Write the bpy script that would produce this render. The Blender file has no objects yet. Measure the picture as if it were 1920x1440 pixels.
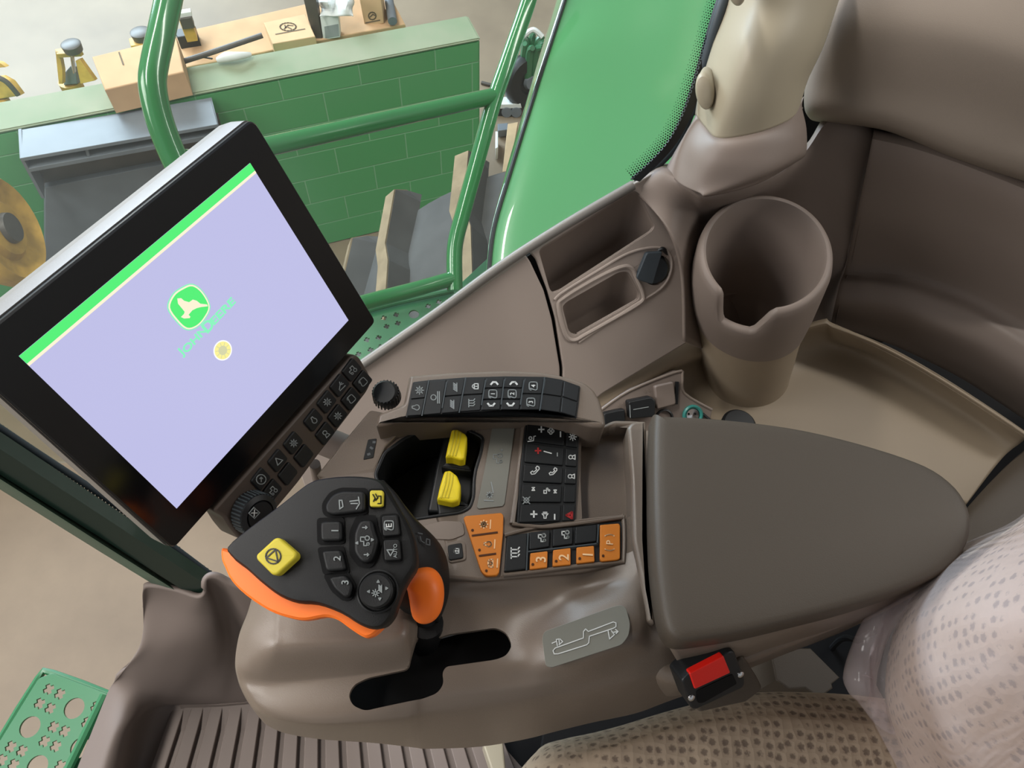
import bpy, bmesh, math, random
from mathutils import Vector, Matrix
from math import sin, cos, pi, radians as rad
random.seed(7)
scene = bpy.context.scene
COL = scene.collection

# ---------------------------------------------------------------- camera
FOC, CXP, CYP, CAMZ = 1442.0, 960.0, 720.0, 1.22
_n = Vector((-60, 880, FOC)).normalized()
_up = -_n
_f = Vector((0, 0, 1)); _Y = (_f - _f.dot(_up)*_up).normalized(); _X = _Y.cross(_up)
RM = Matrix((_X, _Y, _up))                      # camera (x right, y down, z forward) -> world
CAM = Vector((0, 0, CAMZ))
cd = bpy.data.cameras.new('camera'); cam = bpy.data.objects.new('camera', cd); COL.objects.link(cam)
cd.sensor_width = 36; cd.lens = FOC/1920*36; cd.clip_start = 0.02; cd.clip_end = 100
r_ = RM @ Vector((1, 0, 0)); u_ = -(RM @ Vector((0, 1, 0))); b_ = -(RM @ Vector((0, 0, 1)))
cam.matrix_world = Matrix(((r_.x, u_.x, b_.x, 0), (r_.y, u_.y, b_.y, 0), (r_.z, u_.z, b_.z, CAMZ), (0, 0, 0, 1)))
scene.camera = cam

# ---------------------------------------------------------------- world and light
scene.view_settings.view_transform = 'Standard'
scene.view_settings.look = 'None'
scene.view_settings.gamma = 1
scene.view_settings.use_curve_mapping = False
scene.view_settings.exposure = 0.0
w = bpy.data.worlds.new('workshop_daylight'); scene.world = w; w.use_nodes = True
nt = w.node_tree; bg = nt.nodes['Background']
tc = nt.nodes.new('ShaderNodeTexCoord'); sx = nt.nodes.new('ShaderNodeSeparateXYZ'); cr = nt.nodes.new('ShaderNodeValToRGB')
nt.links.new(tc.outputs['Generated'], sx.inputs[0]); nt.links.new(sx.outputs['Z'], cr.inputs[0]); nt.links.new(cr.outputs[0], bg.inputs[0])
cr.color_ramp.elements[0].position = 0.0; cr.color_ramp.elements[0].color = (0.55, 0.52, 0.48, 1)
cr.color_ramp.elements[1].position = 0.6; cr.color_ramp.elements[1].color = (0.86, 0.92, 1.0, 1)
bg.inputs[1].default_value = 0.52

def area(name, loc, target, sx_, sy_, power, col):
    l = bpy.data.lights.new(name, 'AREA'); l.shape = 'RECTANGLE'; l.size = sx_; l.size_y = sy_; l.energy = power; l.color = col
    o = bpy.data.objects.new(name, l); COL.objects.link(o); o.location = loc
    o.rotation_euler = (Vector(target)-Vector(loc)).to_track_quat('-Z', 'Y').to_euler()
    return o
area('open_workshop_door', (-5.5, 7.0, 2.2), (-2.8, 4.6, -2), 5, 3.5, 1350, (0.70, 0.84, 1.0))
area('front_window_daylight', (-4.2, -.6, 2.6), (.1, .1, .5), 2.6, 2.0, 165, (1.0, .97, .94))
area('ceiling_strip_lamp', (-1.9, 1.4, 4.0), (-1.9, 2.2, 0), 0.4, 5.0, 230, (1, 0.96, 0.9))
area('ceiling_strip_lamp', (3.2, 1.2, 4.0), (1.0, 1.8, 0), 0.4, 5.0, 150, (1, 0.96, 0.9))

# ---------------------------------------------------------------- pixel -> place helpers
def ray(px, py): return RM @ Vector(((px-CXP)/FOC, (py-CYP)/FOC, 1))
def P(px, py, z):
    r = ray(px, py); return CAM + r*((z-CAMZ)/r.z)
def PY(px, py, y):
    r = ray(px, py); return CAM + r*(y/r.y)
def PD(px, py, d): return CAM + ray(px, py)*d
class Fr:
    def __init__(s, o, n, ex=None):
        s.o = Vector(o); s.n = Vector(n).normalized()
        ex = Vector(ex) if ex is not None else Vector((1, 0, 0))
        s.ex = (ex-ex.dot(s.n)*s.n).normalized(); s.ey = s.n.cross(s.ex)
    def uv(s, px, py, h=0):
        r = ray(px, py); o = s.o+s.n*h; t = (o-CAM).dot(s.n)/r.dot(s.n); p = CAM+r*t-o
        return (p.dot(s.ex), p.dot(s.ey))
    def pt(s, u, v, h=0): return s.o+s.ex*u+s.ey*v+s.n*h
    def at(s, px, py, h=0): return s.pt(*s.uv(px, py, h), h)
def FZ(z, tx=0, ty=0): return Fr((0, 0, z) , (tx, ty, 1))
def F3(a, b, c):
    n = (b-a).cross(c-a)
    if n.dot(CAM-a) < 0: n = -n
    return Fr(a, n, b-a)

# ---------------------------------------------------------------- polygons
def area2(p): return sum(p[i][0]*p[(i+1) % len(p)][1]-p[(i+1) % len(p)][0]*p[i][1] for i in range(len(p)))
def ccw(p): return list(p) if area2(p) > 0 else list(p)[::-1]
def rnd(p, r, seg=4):
    if r <= 0: return list(p)
    out = []; n = len(p)
    for i in range(n):
        a, b, c = Vector(p[i-1][:2]), Vector(p[i][:2]), Vector(p[(i+1) % n][:2])
        da, dc = (a-b), (c-b); la, lc = da.length, dc.length
        k = min(r, la*.48, lc*.48)
        s = b+da/la*k; e = b+dc/lc*k
        for j in range(seg+1):
            t = j/seg; q = s*(1-t)**2+b*2*t*(1-t)+e*t*t; out.append((q.x, q.y))
    return out
def smooth(p, k=5):
    out = []; n = len(p)
    for i in range(n):
        p0, p1, p2, p3 = [Vector(p[(i+j) % n]) for j in (-1, 0, 1, 2)]
        for j in range(k):
            out.append(tuple(cr_(p0, p1, p2, p3, j/k)))
    return out
def cr_(p0, p1, p2, p3, t):
    return 0.5*((2*p1)+(p2-p0)*t+(2*p0-5*p1+4*p2-p3)*t*t+(3*p1-p0-3*p2+p3)*t*t*t)
def inset(p, d):
    n = len(p); out = []
    for i in range(n):
        a, b, c = Vector(p[i-1]), Vector(p[i]), Vector(p[(i+1) % n])
        e1 = (b-a); e2 = (c-b)
        if e1.length < 1e-9: e1 = e2
        if e2.length < 1e-9: e2 = e1
        e1.normalize(); e2.normalize()
        m = Vector((-(e1.y+e2.y), e1.x+e2.x))
        if m.length < 1e-6: out.append(tuple(b)); continue
        m.normalize(); k = max(0.5, m.dot(Vector((-e1.y, e1.x))))
        q = b+m*(d/k); out.append((q.x, q.y))
    if d > 0:                       # fold back any edge that turned over
        for _ in range(3):
            for i in range(n):
                j = (i+1) % n
                o = Vector(p[j])-Vector(p[i]); e = Vector(out[j])-Vector(out[i])
                if o.dot(e) < 0: mid = (Vector(out[j])+Vector(out[i]))/2; out[i] = out[j] = tuple(mid)
    return out

# ---------------------------------------------------------------- objects
ORG = {}
def link(o): COL.objects.link(o); return o
def thing(name, label, cat, loc, group=None):
    o = link(bpy.data.objects.new(name, None)); o.empty_display_size = .05
    o.location = loc; o['label'] = label; o['category'] = cat
    if group: o['group'] = group
    ORG[o] = Vector(loc); return o
def tag(o, label, cat, group=None):
    o['label'] = label; o['category'] = cat
    if group: o['group'] = group
    return o
def mesh(name, verts, faces, m, parent=None, sm=True, label=None, org=None):
    if parent is not None: org = ORG[parent]
    elif org is None:
        xs = [v[0] for v in verts]; ys = [v[1] for v in verts]; zs = [v[2] for v in verts]
        org = Vector(((min(xs)+max(xs))/2, (min(ys)+max(ys))/2, min(zs)))
    me = bpy.data.meshes.new(name); me.from_pydata([tuple(Vector(v)-org) for v in verts], [], faces)
    me.materials.append(m)
    bm = bmesh.new(); bm.from_mesh(me); bmesh.ops.recalc_face_normals(bm, faces=bm.faces); bm.to_mesh(me); bm.free()
    if sm:
        me.shade_smooth()
        try: me.set_sharp_from_angle(angle=rad(38))
        except Exception: pass
    o = link(bpy.data.objects.new(name, me))
    ORG[o] = org
    if parent is not None: o.parent = parent
    else: o.location = org
    if label: o['label'] = label
    return o
def struct(o): o['kind'] = 'structure'; return o

def layers(rings, cap0=True, cap1=True):
    n = len(rings[0]); V = [v for r in rings for v in r]; Fc = []
    for k in range(len(rings)-1):
        for i in range(n):
            j = (i+1) % n
            Fc.append((k*n+i, k*n+j, (k+1)*n+j, (k+1)*n+i))
    if cap0: Fc.append(tuple(range(n))[::-1])
    if cap1: Fc.append(tuple((len(rings)-1)*n+i for i in range(n)))
    return V, Fc
def slab(name, parent, fr, pts, h0, h1, m, r=0, bev=0, sp=0, uv=False, label=None, bseg=3, base=None, hp=None):
    """extrusion of an outline lying on the plane of fr, height h0..h1 with a rounded upper edge; base = extra outward flare"""
    q = [tuple(p) for p in pts] if uv else [fr.uv(p[0], p[1], h1 if hp is None else hp) for p in pts]
    q = ccw(q)
    if sp: q = smooth(q, sp)
    if r: q = rnd(q, r)
    rings = [[fr.pt(*p, h0) for p in (inset(q, -base) if base else q)]]
    if bev:
        for k in range(bseg+1):
            a = pi/2*k/bseg
            rings.append([fr.pt(*p, h1-bev+bev*sin(a)) for p in inset(q, bev*(1-cos(a)))])
    else: rings.append([fr.pt(*p, h1) for p in q])
    V, Fc = layers(rings)
    o = mesh(name, V, Fc, m, parent, label=label)
    md = o.modifiers.new('face_weighted', 'WEIGHTED_NORMAL'); md.keep_sharp = True; md.weight = 100
    return o
def dome(name, parent, fr, q, lay, m, label=None):
    """outline q (frame units) shrunk towards its middle: lay = (scale, height) pairs"""
    cx = sum(p[0] for p in q)/len(q); cy = sum(p[1] for p in q)/len(q)
    V, Fc = layers([[fr.pt(cx+(p[0]-cx)*k, cy+(p[1]-cy)*k, h) for p in q] for k, h in lay])
    return mesh(name, V, Fc, m, parent, label=label)
def box(name, parent, o, ax, ay, az, m, bev=.0, label=None):
    """box from corner o along three edge vectors"""
    fr = Fr(o, ax.cross(ay), ax)
    pts = [(0, 0), (ax.dot(fr.ex), ax.dot(fr.ey)), ((ax+ay).dot(fr.ex), (ax+ay).dot(fr.ey)), (ay.dot(fr.ex), ay.dot(fr.ey))]
    h = az.dot(fr.n)
    return slab(name, parent, fr, pts, min(0, h), max(0, h), m, uv=True, bev=bev, r=bev, label=label)
def tube(name, parent, pts, r, m, seg=16, sub=6, label=None, caps=True):
    pts = [Vector(p) for p in pts]; rr = r if isinstance(r, (list, tuple)) else [r]*len(pts)
    path = []; rad_ = []
    if sub > 1 and len(pts) > 2:
        for i in range(len(pts)-1):
            p0 = pts[max(0, i-1)]; p3 = pts[min(len(pts)-1, i+2)]
            for j in range(sub):
                t = j/sub; path.append(cr_(p0, pts[i], pts[i+1], p3, t)); rad_.append(rr[i]*(1-t)+rr[i+1]*t)
        path.append(pts[-1]); rad_.append(rr[-1])
    else: path = pts; rad_ = rr
    rings = []; nrm = None
    for i, p in enumerate(path):
        t = (path[min(i+1, len(path)-1)]-path[max(i-1, 0)]).normalized()
        if nrm is None: nrm = t.orthogonal().normalized()
        nrm = (nrm-nrm.dot(t)*t).normalized(); bn = t.cross(nrm)
        rings.append([p+(nrm*cos(a)+bn*sin(a))*rad_[i] for a in [2*pi*k/seg for k in range(seg)]])
    V, Fc = layers(rings, caps, caps)
    return mesh(name, V, Fc, m, parent, label=label)
def lathe(name, parent, o, axis, prof, m, seg=40, label=None, ex=None, cap0=True, cap1=True):
    """prof: (radius, height) pairs around an axis"""
    fr = Fr(o, axis, ex if ex is not None else Vector((1, 0.01, 0.02)))
    rings = [[fr.pt(r*cos(a), r*sin(a), h) for a in [2*pi*k/seg for k in range(seg)]] for r, h in prof]
    V, Fc = layers(rings, cap0, cap1)
    return mesh(name, V, Fc, m, parent, label=label)
def loft(name, parent, rows, m, ku=6, kv=6, thick=0.004, label=None, closed=False):
    """smooth surface through rows of points (all of one length), given real thickness"""
    def interp(l, k, cl=False):
        out = []; n = len(l)
        for i in range(n if cl else n-1):
            if cl: q = [l[(i+j) % n] for j in (-1, 0, 1, 2)]
            else: q = [l[max(0, i-1)], l[i], l[i+1], l[min(n-1, i+2)]]
            for j in range(k): out.append(cr_(*q, j/k))
        if not cl: out.append(l[-1])
        return out
    rr = [interp([Vector(p) for p in r], kv) for r in rows]
    cols = [interp([r[j] for r in rr], ku, closed) for j in range(len(rr[0]))]
    nv, nu = len(cols), len(cols[0])
    V = [cols[j][i] for j in range(nv) for i in range(nu)]; Fc = []
    for j in range(nv-1):
        for i in range(nu if closed else nu-1):
            k = (i+1) % nu
            Fc.append((j*nu+i, j*nu+k, (j+1)*nu+k, (j+1)*nu+i))
    o = mesh(name, V, Fc, m, parent, label=label)
    me = o.data
    # make the side that faces the driver the outer one
    bm = bmesh.new(); bm.from_mesh(me); bm.faces.ensure_lookup_table()
    s = 0
    for f in bm.faces: s += f.normal.dot(CAM-(f.calc_center_median()+ORG[o]))*f.calc_area()
    if s < 0: bmesh.ops.reverse_faces(bm, faces=bm.faces)
    bm.to_mesh(me); bm.free()
    if thick:
        md = o.modifiers.new('thickness', 'SOLIDIFY'); md.thickness = thick; md.offset = -1
    return o
def bake(o):
    dg = bpy.context.evaluated_depsgraph_get(); dg.update()
    me = bpy.data.meshes.new_from_object(o.evaluated_get(dg)); o.modifiers.clear(); o.data = me
    return o
def cut(o, cutters):
    bm = bmesh.new(); bm.from_mesh(o.data); bmesh.ops.triangulate(bm, faces=bm.faces, ngon_method='EAR_CLIP'); bm.to_mesh(o.data); bm.free()
    for c in cutters:
        md = o.modifiers.new('cut', 'BOOLEAN'); md.operation = 'DIFFERENCE'; md.solver = 'EXACT'; md.object = c
    bpy.context.view_layer.update(); bake(o)
    for c in cutters: bpy.data.objects.remove(c)
    me = o.data; me.shade_smooth()
    try: me.set_sharp_from_angle(angle=rad(38))
    except Exception: pass
    md = o.modifiers.new('face_weighted', 'WEIGHTED_NORMAL'); md.keep_sharp = True; md.weight = 100
    return o

# ---------------------------------------------------------------- symbols and lettering
def strokes(name, parent, fr, lines, wd, m, h=.0006, label=None):
    """lines in pixels on the plane of fr at height h, printed as thin raised strokes wd metres wide"""
    V = []; Fc = []
    for ln in lines:
        q = [Vector(fr.uv(x, y, h)) for x, y in ln]
        for a, b in zip(q[:-1], q[1:]):
            d = b-a
            if d.length < 1e-7: continue
            d.normalize(); nn = Vector((-d.y, d.x))*wd/2; a2 = a-d*wd*.35; b2 = b+d*wd*.35
            k = len(V)
            for hh in (h-.0004, h):
                for c in (a2-nn, b2-nn, b2+nn, a2+nn): V.append(fr.pt(c.x, c.y, hh))
            Fc += [(k+4, k+5, k+6, k+7), (k, k+1, k+5, k+4), (k+1, k+2, k+6, k+5), (k+2, k+3, k+7, k+6), (k+3, k, k+4, k+7)]
    return mesh(name, V, Fc, m, parent, sm=False, label=label)
def fillp(name, parent, fr, pts, m, h=.0006, th=.0004, label=None): return slab(name, parent, fr, pts, h-th, h, m, label=label)
def T(c, s, pts, a=-90):
    ca, sa = cos(rad(a)), sin(rad(a)); return [(c[0]+s*(x*ca-y*sa), c[1]+s*(x*sa+y*ca)) for x, y in pts]
def circ(c, r, n=14, a0=0, a1=360, e=1): return [(c[0]+r*cos(rad(a0+(a1-a0)*k/n)), c[1]+r*e*sin(rad(a0+(a1-a0)*k/n))) for k in range(n+1)]
def icon(kind, c, s, a=-90):
    """polylines (pixel) of a small pictogram, s = half size; drawn upright then turned by a"""
    L = {
     'plus': [[(-1, 0), (1, 0)], [(0, -1), (0, 1)]], 'minus': [[(-1, 0), (1, 0)]],
     'gear': [circ((0, 0), .55), circ((0, 0), .2, 8)]+[[(.6*cos(k*pi/4), .6*sin(k*pi/4)), (.95*cos(k*pi/4), .95*sin(k*pi/4))] for k in range(8)],
     'fan': [circ((.45*cos(k*pi/2), .45*sin(k*pi/2)), .38, 10) for k in range(4)],
     'sun': [circ((0, 0), .35, 8)]+[[(.55*cos(k*pi/4), .55*sin(k*pi/4)), (1*cos(k*pi/4), 1*sin(k*pi/4))] for k in range(8)],
     'chev': [[(-.9, .4), (-.4, -.2), (.4, -.2), (.9, .4)]], 'chevd': [[(-.9, -.4), (-.4, .2), (.4, .2), (.9, -.4)]],
     'rbox': [rnd([(-1, -1), (1, -1), (1, 1), (-1, 1)], .5, 3)+[(-1+.5, -1)]],
     'lock': [[(-.6, 0), (.6, 0), (.6, .9), (-.6, .9), (-.6, 0)], circ((0, 0), .45, 8, 180, 360), [(0, .3), (0, .6)]],
     'wave': [[(-1, .5), (1, .5)], [(-1, .8), (1, .8)], circ((0, -.2), .45, 10)],
     'hatch': [[(-.8+.35*k, .3), (-.4+.35*k, -.3)] for k in range(5)]+[[(-1, .5), (1, .5)]],
     'cross': [[(-.8, -.8), (.8, .8)], [(-.8, .8), (.8, -.8)], circ((0, 0), .6, 8)],
     'seat': [[(-.6, -.9), (-.4, .4), (.6, .5)], circ((.2, -.3), .35, 8), [(.6, .5), (.7, .9)]],
     'lamp': [circ((0, -.3), .5, 10), [(-.3, .2), (-.6, .9)], [(.3, .2), (.6, .9)], [(-.6, .9), (.6, .9)]],
     'phone': [[(-.8, -.7), (-.4, -.9), (-.1, -.5), (-.35, -.25), (.2, .4), (.5, .15), (.9, .45), (.7, .85), (.3, .9), (-.7, 0), (-.8, -.7)]],
     'skip': [[(-.5, -.5), (.4, 0), (-.5, .5), (-.5, -.5)], [(.6, -.5), (.6, .5)]],
     'note': [[(-.7, -.6), (.1, -.6), (.1, .1), (-.7, .1), (-.7, -.6)], circ((.5, .3), .22, 6), circ((.1, .8), .22, 6)],
     'horn': [[(-.8, -.3), (-.2, -.3), (.4, -.8), (.4, .8), (-.2, .3), (-.8, .3), (-.8, -.3)], [(.8, -.5), (.8, .5)]],
     'tri': [[(0, -.9), (.9, .7), (-.9, .7), (0, -.9)]],
     'tractor': [[(-.9, .3), (-.9, -.2), (-.1, -.2), (-.1, -.8), (.7, -.8), (.7, .2)], circ((.5, .45), .42, 9), circ((-.6, .6), .25, 8)],
     'tine': [[(-.9, -.6), (.9, -.6)], [(-.6, -.6), (-.6, .5), (-.2, .8)], [(0, -.6), (0, .5), (.4, .8)], [(.6, -.6), (.6, .5), (1, .8)]],
     'arrow': [[(0, .9), (0, -.9)], [(-.5, -.3), (0, -.9), (.5, -.3)]],
     'engine': [[(-.9, .5), (-.9, -.3), (-.4, -.6), (.5, -.6), (.9, -.2), (.9, .5), (-.9, .5)], circ((0, 0), .35, 8)],
     'drop': [circ((0, .2), .6, 12, -50, 230), [(-.38, -.25), (-.15, -.9), (.3, -.9), (.38, -.25)]],
     'spray': [[(-.9, .6), (.1, -.1)], [(.1, -.1), (.5, -.7)], [(.1, -.1), (.8, -.3)], [(.1, -.1), (.9, .2)], [(-.9, .9), (.9, .9)]],
    }[kind]
    return [T(c, s, l, a) for l in L]
def text(s, name, parent, fr, c, size, d, m, h=.0006, th=.0004, sx=1.0, label=None, bold=.012):
    """lettering centred on pixel c; size = cap height (m); d = pixel vector of the reading direction"""
    cu = bpy.data.curves.new(name, 'FONT'); cu.body = s; cu.size = 1; cu.align_x = 'CENTER'; cu.extrude = 0; cu.offset = bold
    o = link(bpy.data.objects.new(name, cu)); bpy.context.view_layer.update()
    dg = bpy.context.evaluated_depsgraph_get(); me = bpy.data.meshes.new_from_object(o.evaluated_get(dg)); bpy.data.objects.remove(o)
    vs = [v.co.copy() for v in me.vertices]; fs = [tuple(p.vertices) for p in me.polygons]; bpy.data.meshes.remove(me)
    x0 = min(v.x for v in vs); x1 = max(v.x for v in vs); y0 = min(v.y for v in vs); y1 = max(v.y for v in vs)
    k = size/(y1-y0)
    a = Vector(fr.uv(*c, h)); b = Vector(fr.uv(c[0]+d[0], c[1]+d[1], h)); dx = (b-a).normalized(); dy = Vector((-dx.y, dx.x))
    V = []
    for v in vs:
        q = a+dx*((v.x-(x0+x1)/2)*k*sx)+dy*((v.y-(y0+y1)/2)*k); V.append(fr.pt(q.x, q.y, h))
    n0 = len(V)
    md = mesh(name, V, fs, m, parent, sm=False, label=label)
    md2 = md.modifiers.new('ink', 'SOLIDIFY'); md2.thickness = th; md2.offset = 0
    return md

# ---------------------------------------------------------------- materials
def srgb(h):
    h = h.lstrip('#'); c = [int(h[i:i+2], 16)/255 for i in (0, 2, 4)]
    return tuple((x/12.92 if x <= .04045 else ((x+.055)/1.055)**2.4) for x in c)+(1,)
def mat(name, col, rough=.5, spec=.5, metal=0, grain=0, gscale=900, var=0, vscale=3, col2=None, coat=0, coatr=.04, emit=None, es=0, bdist=.001):
    m = bpy.data.materials.new(name); m.use_nodes = True; n = m.node_tree; b = n.nodes['Principled BSDF']
    c = srgb(col) if isinstance(col, str) else col
    b.inputs['Base Color'].default_value = c; b.inputs['Roughness'].default_value = rough
    b.inputs['Specular IOR Level'].default_value = spec; b.inputs['Metallic'].default_value = metal
    if coat: b.inputs['Coat Weight'].default_value = coat; b.inputs['Coat Roughness'].default_value = coatr
    tc = n.nodes.new('ShaderNodeTexCoord')
    if grain:
        t = n.nodes.new('ShaderNodeTexNoise'); t.inputs['Scale'].default_value = gscale; t.inputs['Detail'].default_value = 2
        bp = n.nodes.new('ShaderNodeBump'); bp.inputs['Strength'].default_value = grain; bp.inputs['Distance'].default_value = bdist
        n.links.new(tc.outputs['Object'], t.inputs['Vector']); n.links.new(t.outputs[0], bp.inputs['Height']); n.links.new(bp.outputs[0], b.inputs['Normal'])
    if var or col2:
        t = n.nodes.new('ShaderNodeTexNoise'); t.inputs['Scale'].default_value = vscale; t.inputs['Detail'].default_value = 6; t.inputs['Roughness'].default_value = .6
        r = n.nodes.new('ShaderNodeValToRGB'); r.color_ramp.elements[0].position = .35; r.color_ramp.elements[1].position = .65
        c2 = srgb(col2) if col2 else tuple(x*(1+var) for x in c[:3])+(1,)
        r.color_ramp.elements[0].color = c if col2 else tuple(x*(1-var) for x in c[:3])+(1,); r.color_ramp.elements[1].color = c2
        n.links.new(tc.outputs['Object'], t.inputs['Vector']); n.links.new(t.outputs[0], r.inputs[0]); n.links.new(r.outputs[0], b.inputs['Base Color'])
    if emit: b.inputs['Emission Color'].default_value = srgb(emit); b.inputs['Emission Strength'].default_value = es
    return m
M = {}
M['brown'] = mat('brown_grained_plastic', '#72665b', .34, .5, grain=.25, gscale=1400, bdist=.0006)
M['brownp'] = mat('brown_smooth_plastic', '#7c7066', .45, .4, grain=.1, gscale=1600, bdist=.0004)
M['lid'] = mat('dark_taupe_soft_plastic', '#4a4239', .5, .35, grain=.35, gscale=1200, bdist=.0006)
M['side'] = mat('taupe_side_plastic', '#988c84', .5, .35, grain=.12, gscale=1200, bdist=.0004)
M['mauve'] = mat('mauve_grey_plastic', '#7a6e66', .5, .35, grain=.12, gscale=1200, bdist=.0004)
M['beige'] = mat('beige_plastic', '#8f816e', .5, .35, grain=.12, gscale=1200, bdist=.0004)
M['cream'] = mat('cream_pillar_plastic', '#9f9682', .45, .4, grain=.08, gscale=900, bdist=.0004)
M['padcover'] = mat('soft_taupe_trim_fabric', '#857a6f', .8, .2, grain=.3, gscale=1500, bdist=.0006)
M['black'] = mat('black_satin_plastic', '#17191b', .45, .4, grain=.15, gscale=1500, bdist=.0004)
M['soft'] = mat('black_soft_rubber', '#090a0b', .55, .4, grain=.3, gscale=1600, bdist=.0005)
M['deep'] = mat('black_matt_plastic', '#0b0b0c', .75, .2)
M['key'] = mat('dark_key_plastic', '#0d1012', .5, .4, grain=.1, gscale=1500, bdist=.0004)
M['keyedge'] = mat('grey_key_ridge', '#3c4346', .45, .4)
M['orange'] = mat('orange_grip_plastic', '#ff7a24', .42, .4)
M['okey'] = mat('orange_key_plastic', '#d07a22', .5, .4)
M['odark'] = mat('dark_indicator_window', '#4a2508', .5, .3)
M['yellow'] = mat('yellow_control_plastic', '#e6cf1e', .45, .4)
M['ykey'] = mat('yellow_key_plastic', '#cdbd38', .45, .4)
M['white'] = mat('white_print', '#cfd2d0', .6, .3)
M['grey'] = mat('grey_print', '#8e9494', .6, .3)
M['dim'] = mat('dim_grey_print', '#5c6062', .6, .3)
M['opale'] = mat('pale_orange_print', '#f2c896', .6, .3)
M['red'] = mat('red_button_plastic', '#e01c10', .4, .5)
M['redp'] = mat('red_print', '#a02828', .5, .3)
M['silver'] = mat('pale_grey_housing', '#716e6a', .4, .5, grain=.2, gscale=700, bdist=.0004)
M['bezel'] = mat('gloss_black_bezel', '#07090c', .18, .5)
M['steel'] = mat('bright_steel', '#c8c8c8', .25, .5, metal=1)
M['label'] = mat('grey_label_plate', '#77776f', .42, .4)
M['green'] = mat('green_gloss_paint', '#27703c', .18, .5, coat=.6)
M['fender'] = mat('green_fender_paint', '#438752', .3, .5, coat=1.0, coatr=.03)
M['steel_green'] = mat('green_step_paint', '#326b47', .3, .5)
M['seal'] = mat('rubber_seal_grey', '#3a4248', .5, .4)
M['ink'] = mat('black_ceramic_print', '#060707', .3, .5)
M['tyre'] = mat('dark_tyre_rubber', '#4a4948', .8, .2, var=.15, vscale=8)
M['mud'] = mat('dusty_tyre_lug', '#857660', .9, .1, var=.18, vscale=14)
M['card'] = mat('brown_cardboard', '#c4a07c', .8, .15, var=.08, vscale=6)
M['cardp'] = mat('printed_cardboard', '#ccab86', .8, .15, var=.05, vscale=9)
M['cprint'] = mat('grey_box_print', '#6e6253', .8, .1)
M['jack'] = mat('worn_yellow_paint', '#b8913e', .5, .4, var=.25, vscale=12)
M['dkmetal'] = mat('dark_oily_metal', '#4b4540', .45, .5, var=.2, vscale=10)
M['greysteel'] = mat('grey_painted_steel', '#6c7279', .5, .4, var=.1, vscale=5)
M['whitepl'] = mat('white_plastic', '#d8dad8', .4, .5)
M['wood'] = mat('pale_sawn_wood', '#b99f7e', .8, .15, var=.1, vscale=14)
M['teal'] = mat('teal_socket_ring', '#2f8078', .3, .5)
M['bar'] = mat('dark_brown_bar_plastic', '#4a4039', .45, .4)
M['mat'] = mat('brown_rubber_mat', '#6c615b', .6, .3, grain=.15, gscale=900, bdist=.0004)
M['pillar'] = mat('dark_green_black_paint', '#16261f', .3, .5, coat=.3)

def fabric():
    m = bpy.data.materials.new('dotted_seat_fabric'); m.use_nodes = True; n = m.node_tree; b = n.nodes['Principled BSDF']
    b.inputs['Roughness'].default_value = .9; b.inputs['Specular IOR Level'].default_value = .15
    tc = n.nodes.new('ShaderNodeTexCoord'); v = n.nodes.new('ShaderNodeTexVoronoi'); v.inputs['Scale'].default_value = 105; v.inputs['Randomness'].default_value = .35
    v.voronoi_dimensions = '3D'
    ns = n.nodes.new('ShaderNodeTexNoise'); ns.inputs['Scale'].default_value = 500; ad = n.nodes.new('ShaderNodeMath'); ad.operation = 'MULTIPLY_ADD'; ad.inputs[1].default_value = .42
    r = n.nodes.new('ShaderNodeValToRGB'); r.color_ramp.elements[0].position = .44; r.color_ramp.elements[1].position = .60
    r.color_ramp.elements[0].color = srgb('#74665a'); r.color_ramp.elements[1].color = srgb('#a3927f')
    n.links.new(tc.outputs['Object'], v.inputs['Vector']); n.links.new(tc.outputs['Object'], ns.inputs['Vector'])
    n.links.new(ns.outputs[0], ad.inputs[0]); n.links.new(v.outputs['Distance'], ad.inputs[2]); n.links.new(ad.outputs[0], r.inputs[0]); n.links.new(r.outputs[0], b.inputs['Base Color'])
    bp = n.nodes.new('ShaderNodeBump'); bp.inputs['Strength'].default_value = .5; bp.inputs['Distance'].default_value = .002
    n.links.new(v.outputs['Distance'], bp.inputs['Height']); n.links.new(bp.outputs[0], b.inputs['Normal'])
    return m
M['fabric'] = fabric()
def film():
    m = bpy.data.materials.new('clear_plastic_film'); m.use_nodes = True; n = m.node_tree
    for x in list(n.nodes): n.nodes.remove(x)
    o = n.nodes.new('ShaderNodeOutputMaterial'); mx = n.nodes.new('ShaderNodeMixShader'); t = n.nodes.new('ShaderNodeBsdfTransparent')
    g = n.nodes.new('ShaderNodeBsdfPrincipled'); g.inputs['Base Color'].default_value = srgb('#e8dcda'); g.inputs['Roughness'].default_value = .13; g.inputs['Specular IOR Level'].default_value = .9
    t.inputs[0].default_value = (.97, .93, .95, 1)
    tc = n.nodes.new('ShaderNodeTexCoord'); mp = n.nodes.new('ShaderNodeMapping'); mp.inputs['Scale'].default_value = (30, 8, 5)
    ns = n.nodes.new('ShaderNodeTexNoise'); ns.inputs['Scale'].default_value = 1; ns.inputs['Detail'].default_value = 3; ns.inputs['Distortion'].default_value = .6
    bp = n.nodes.new('ShaderNodeBump'); bp.inputs['Strength'].default_value = .9; bp.inputs['Distance'].default_value = .012
    n.links.new(tc.outputs['Object'], mp.inputs[0]); n.links.new(mp.outputs[0], ns.inputs['Vector']); n.links.new(ns.outputs[0], bp.inputs['Height']); n.links.new(bp.outputs[0], g.inputs['Normal'])
    mx.inputs[0].default_value = .26
    n.links.new(t.outputs[0], mx.inputs[1]); n.links.new(g.outputs[0], mx.inputs[2]); n.links.new(mx.outputs[0], o.inputs[0])
    return m
M['film'] = film()
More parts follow.
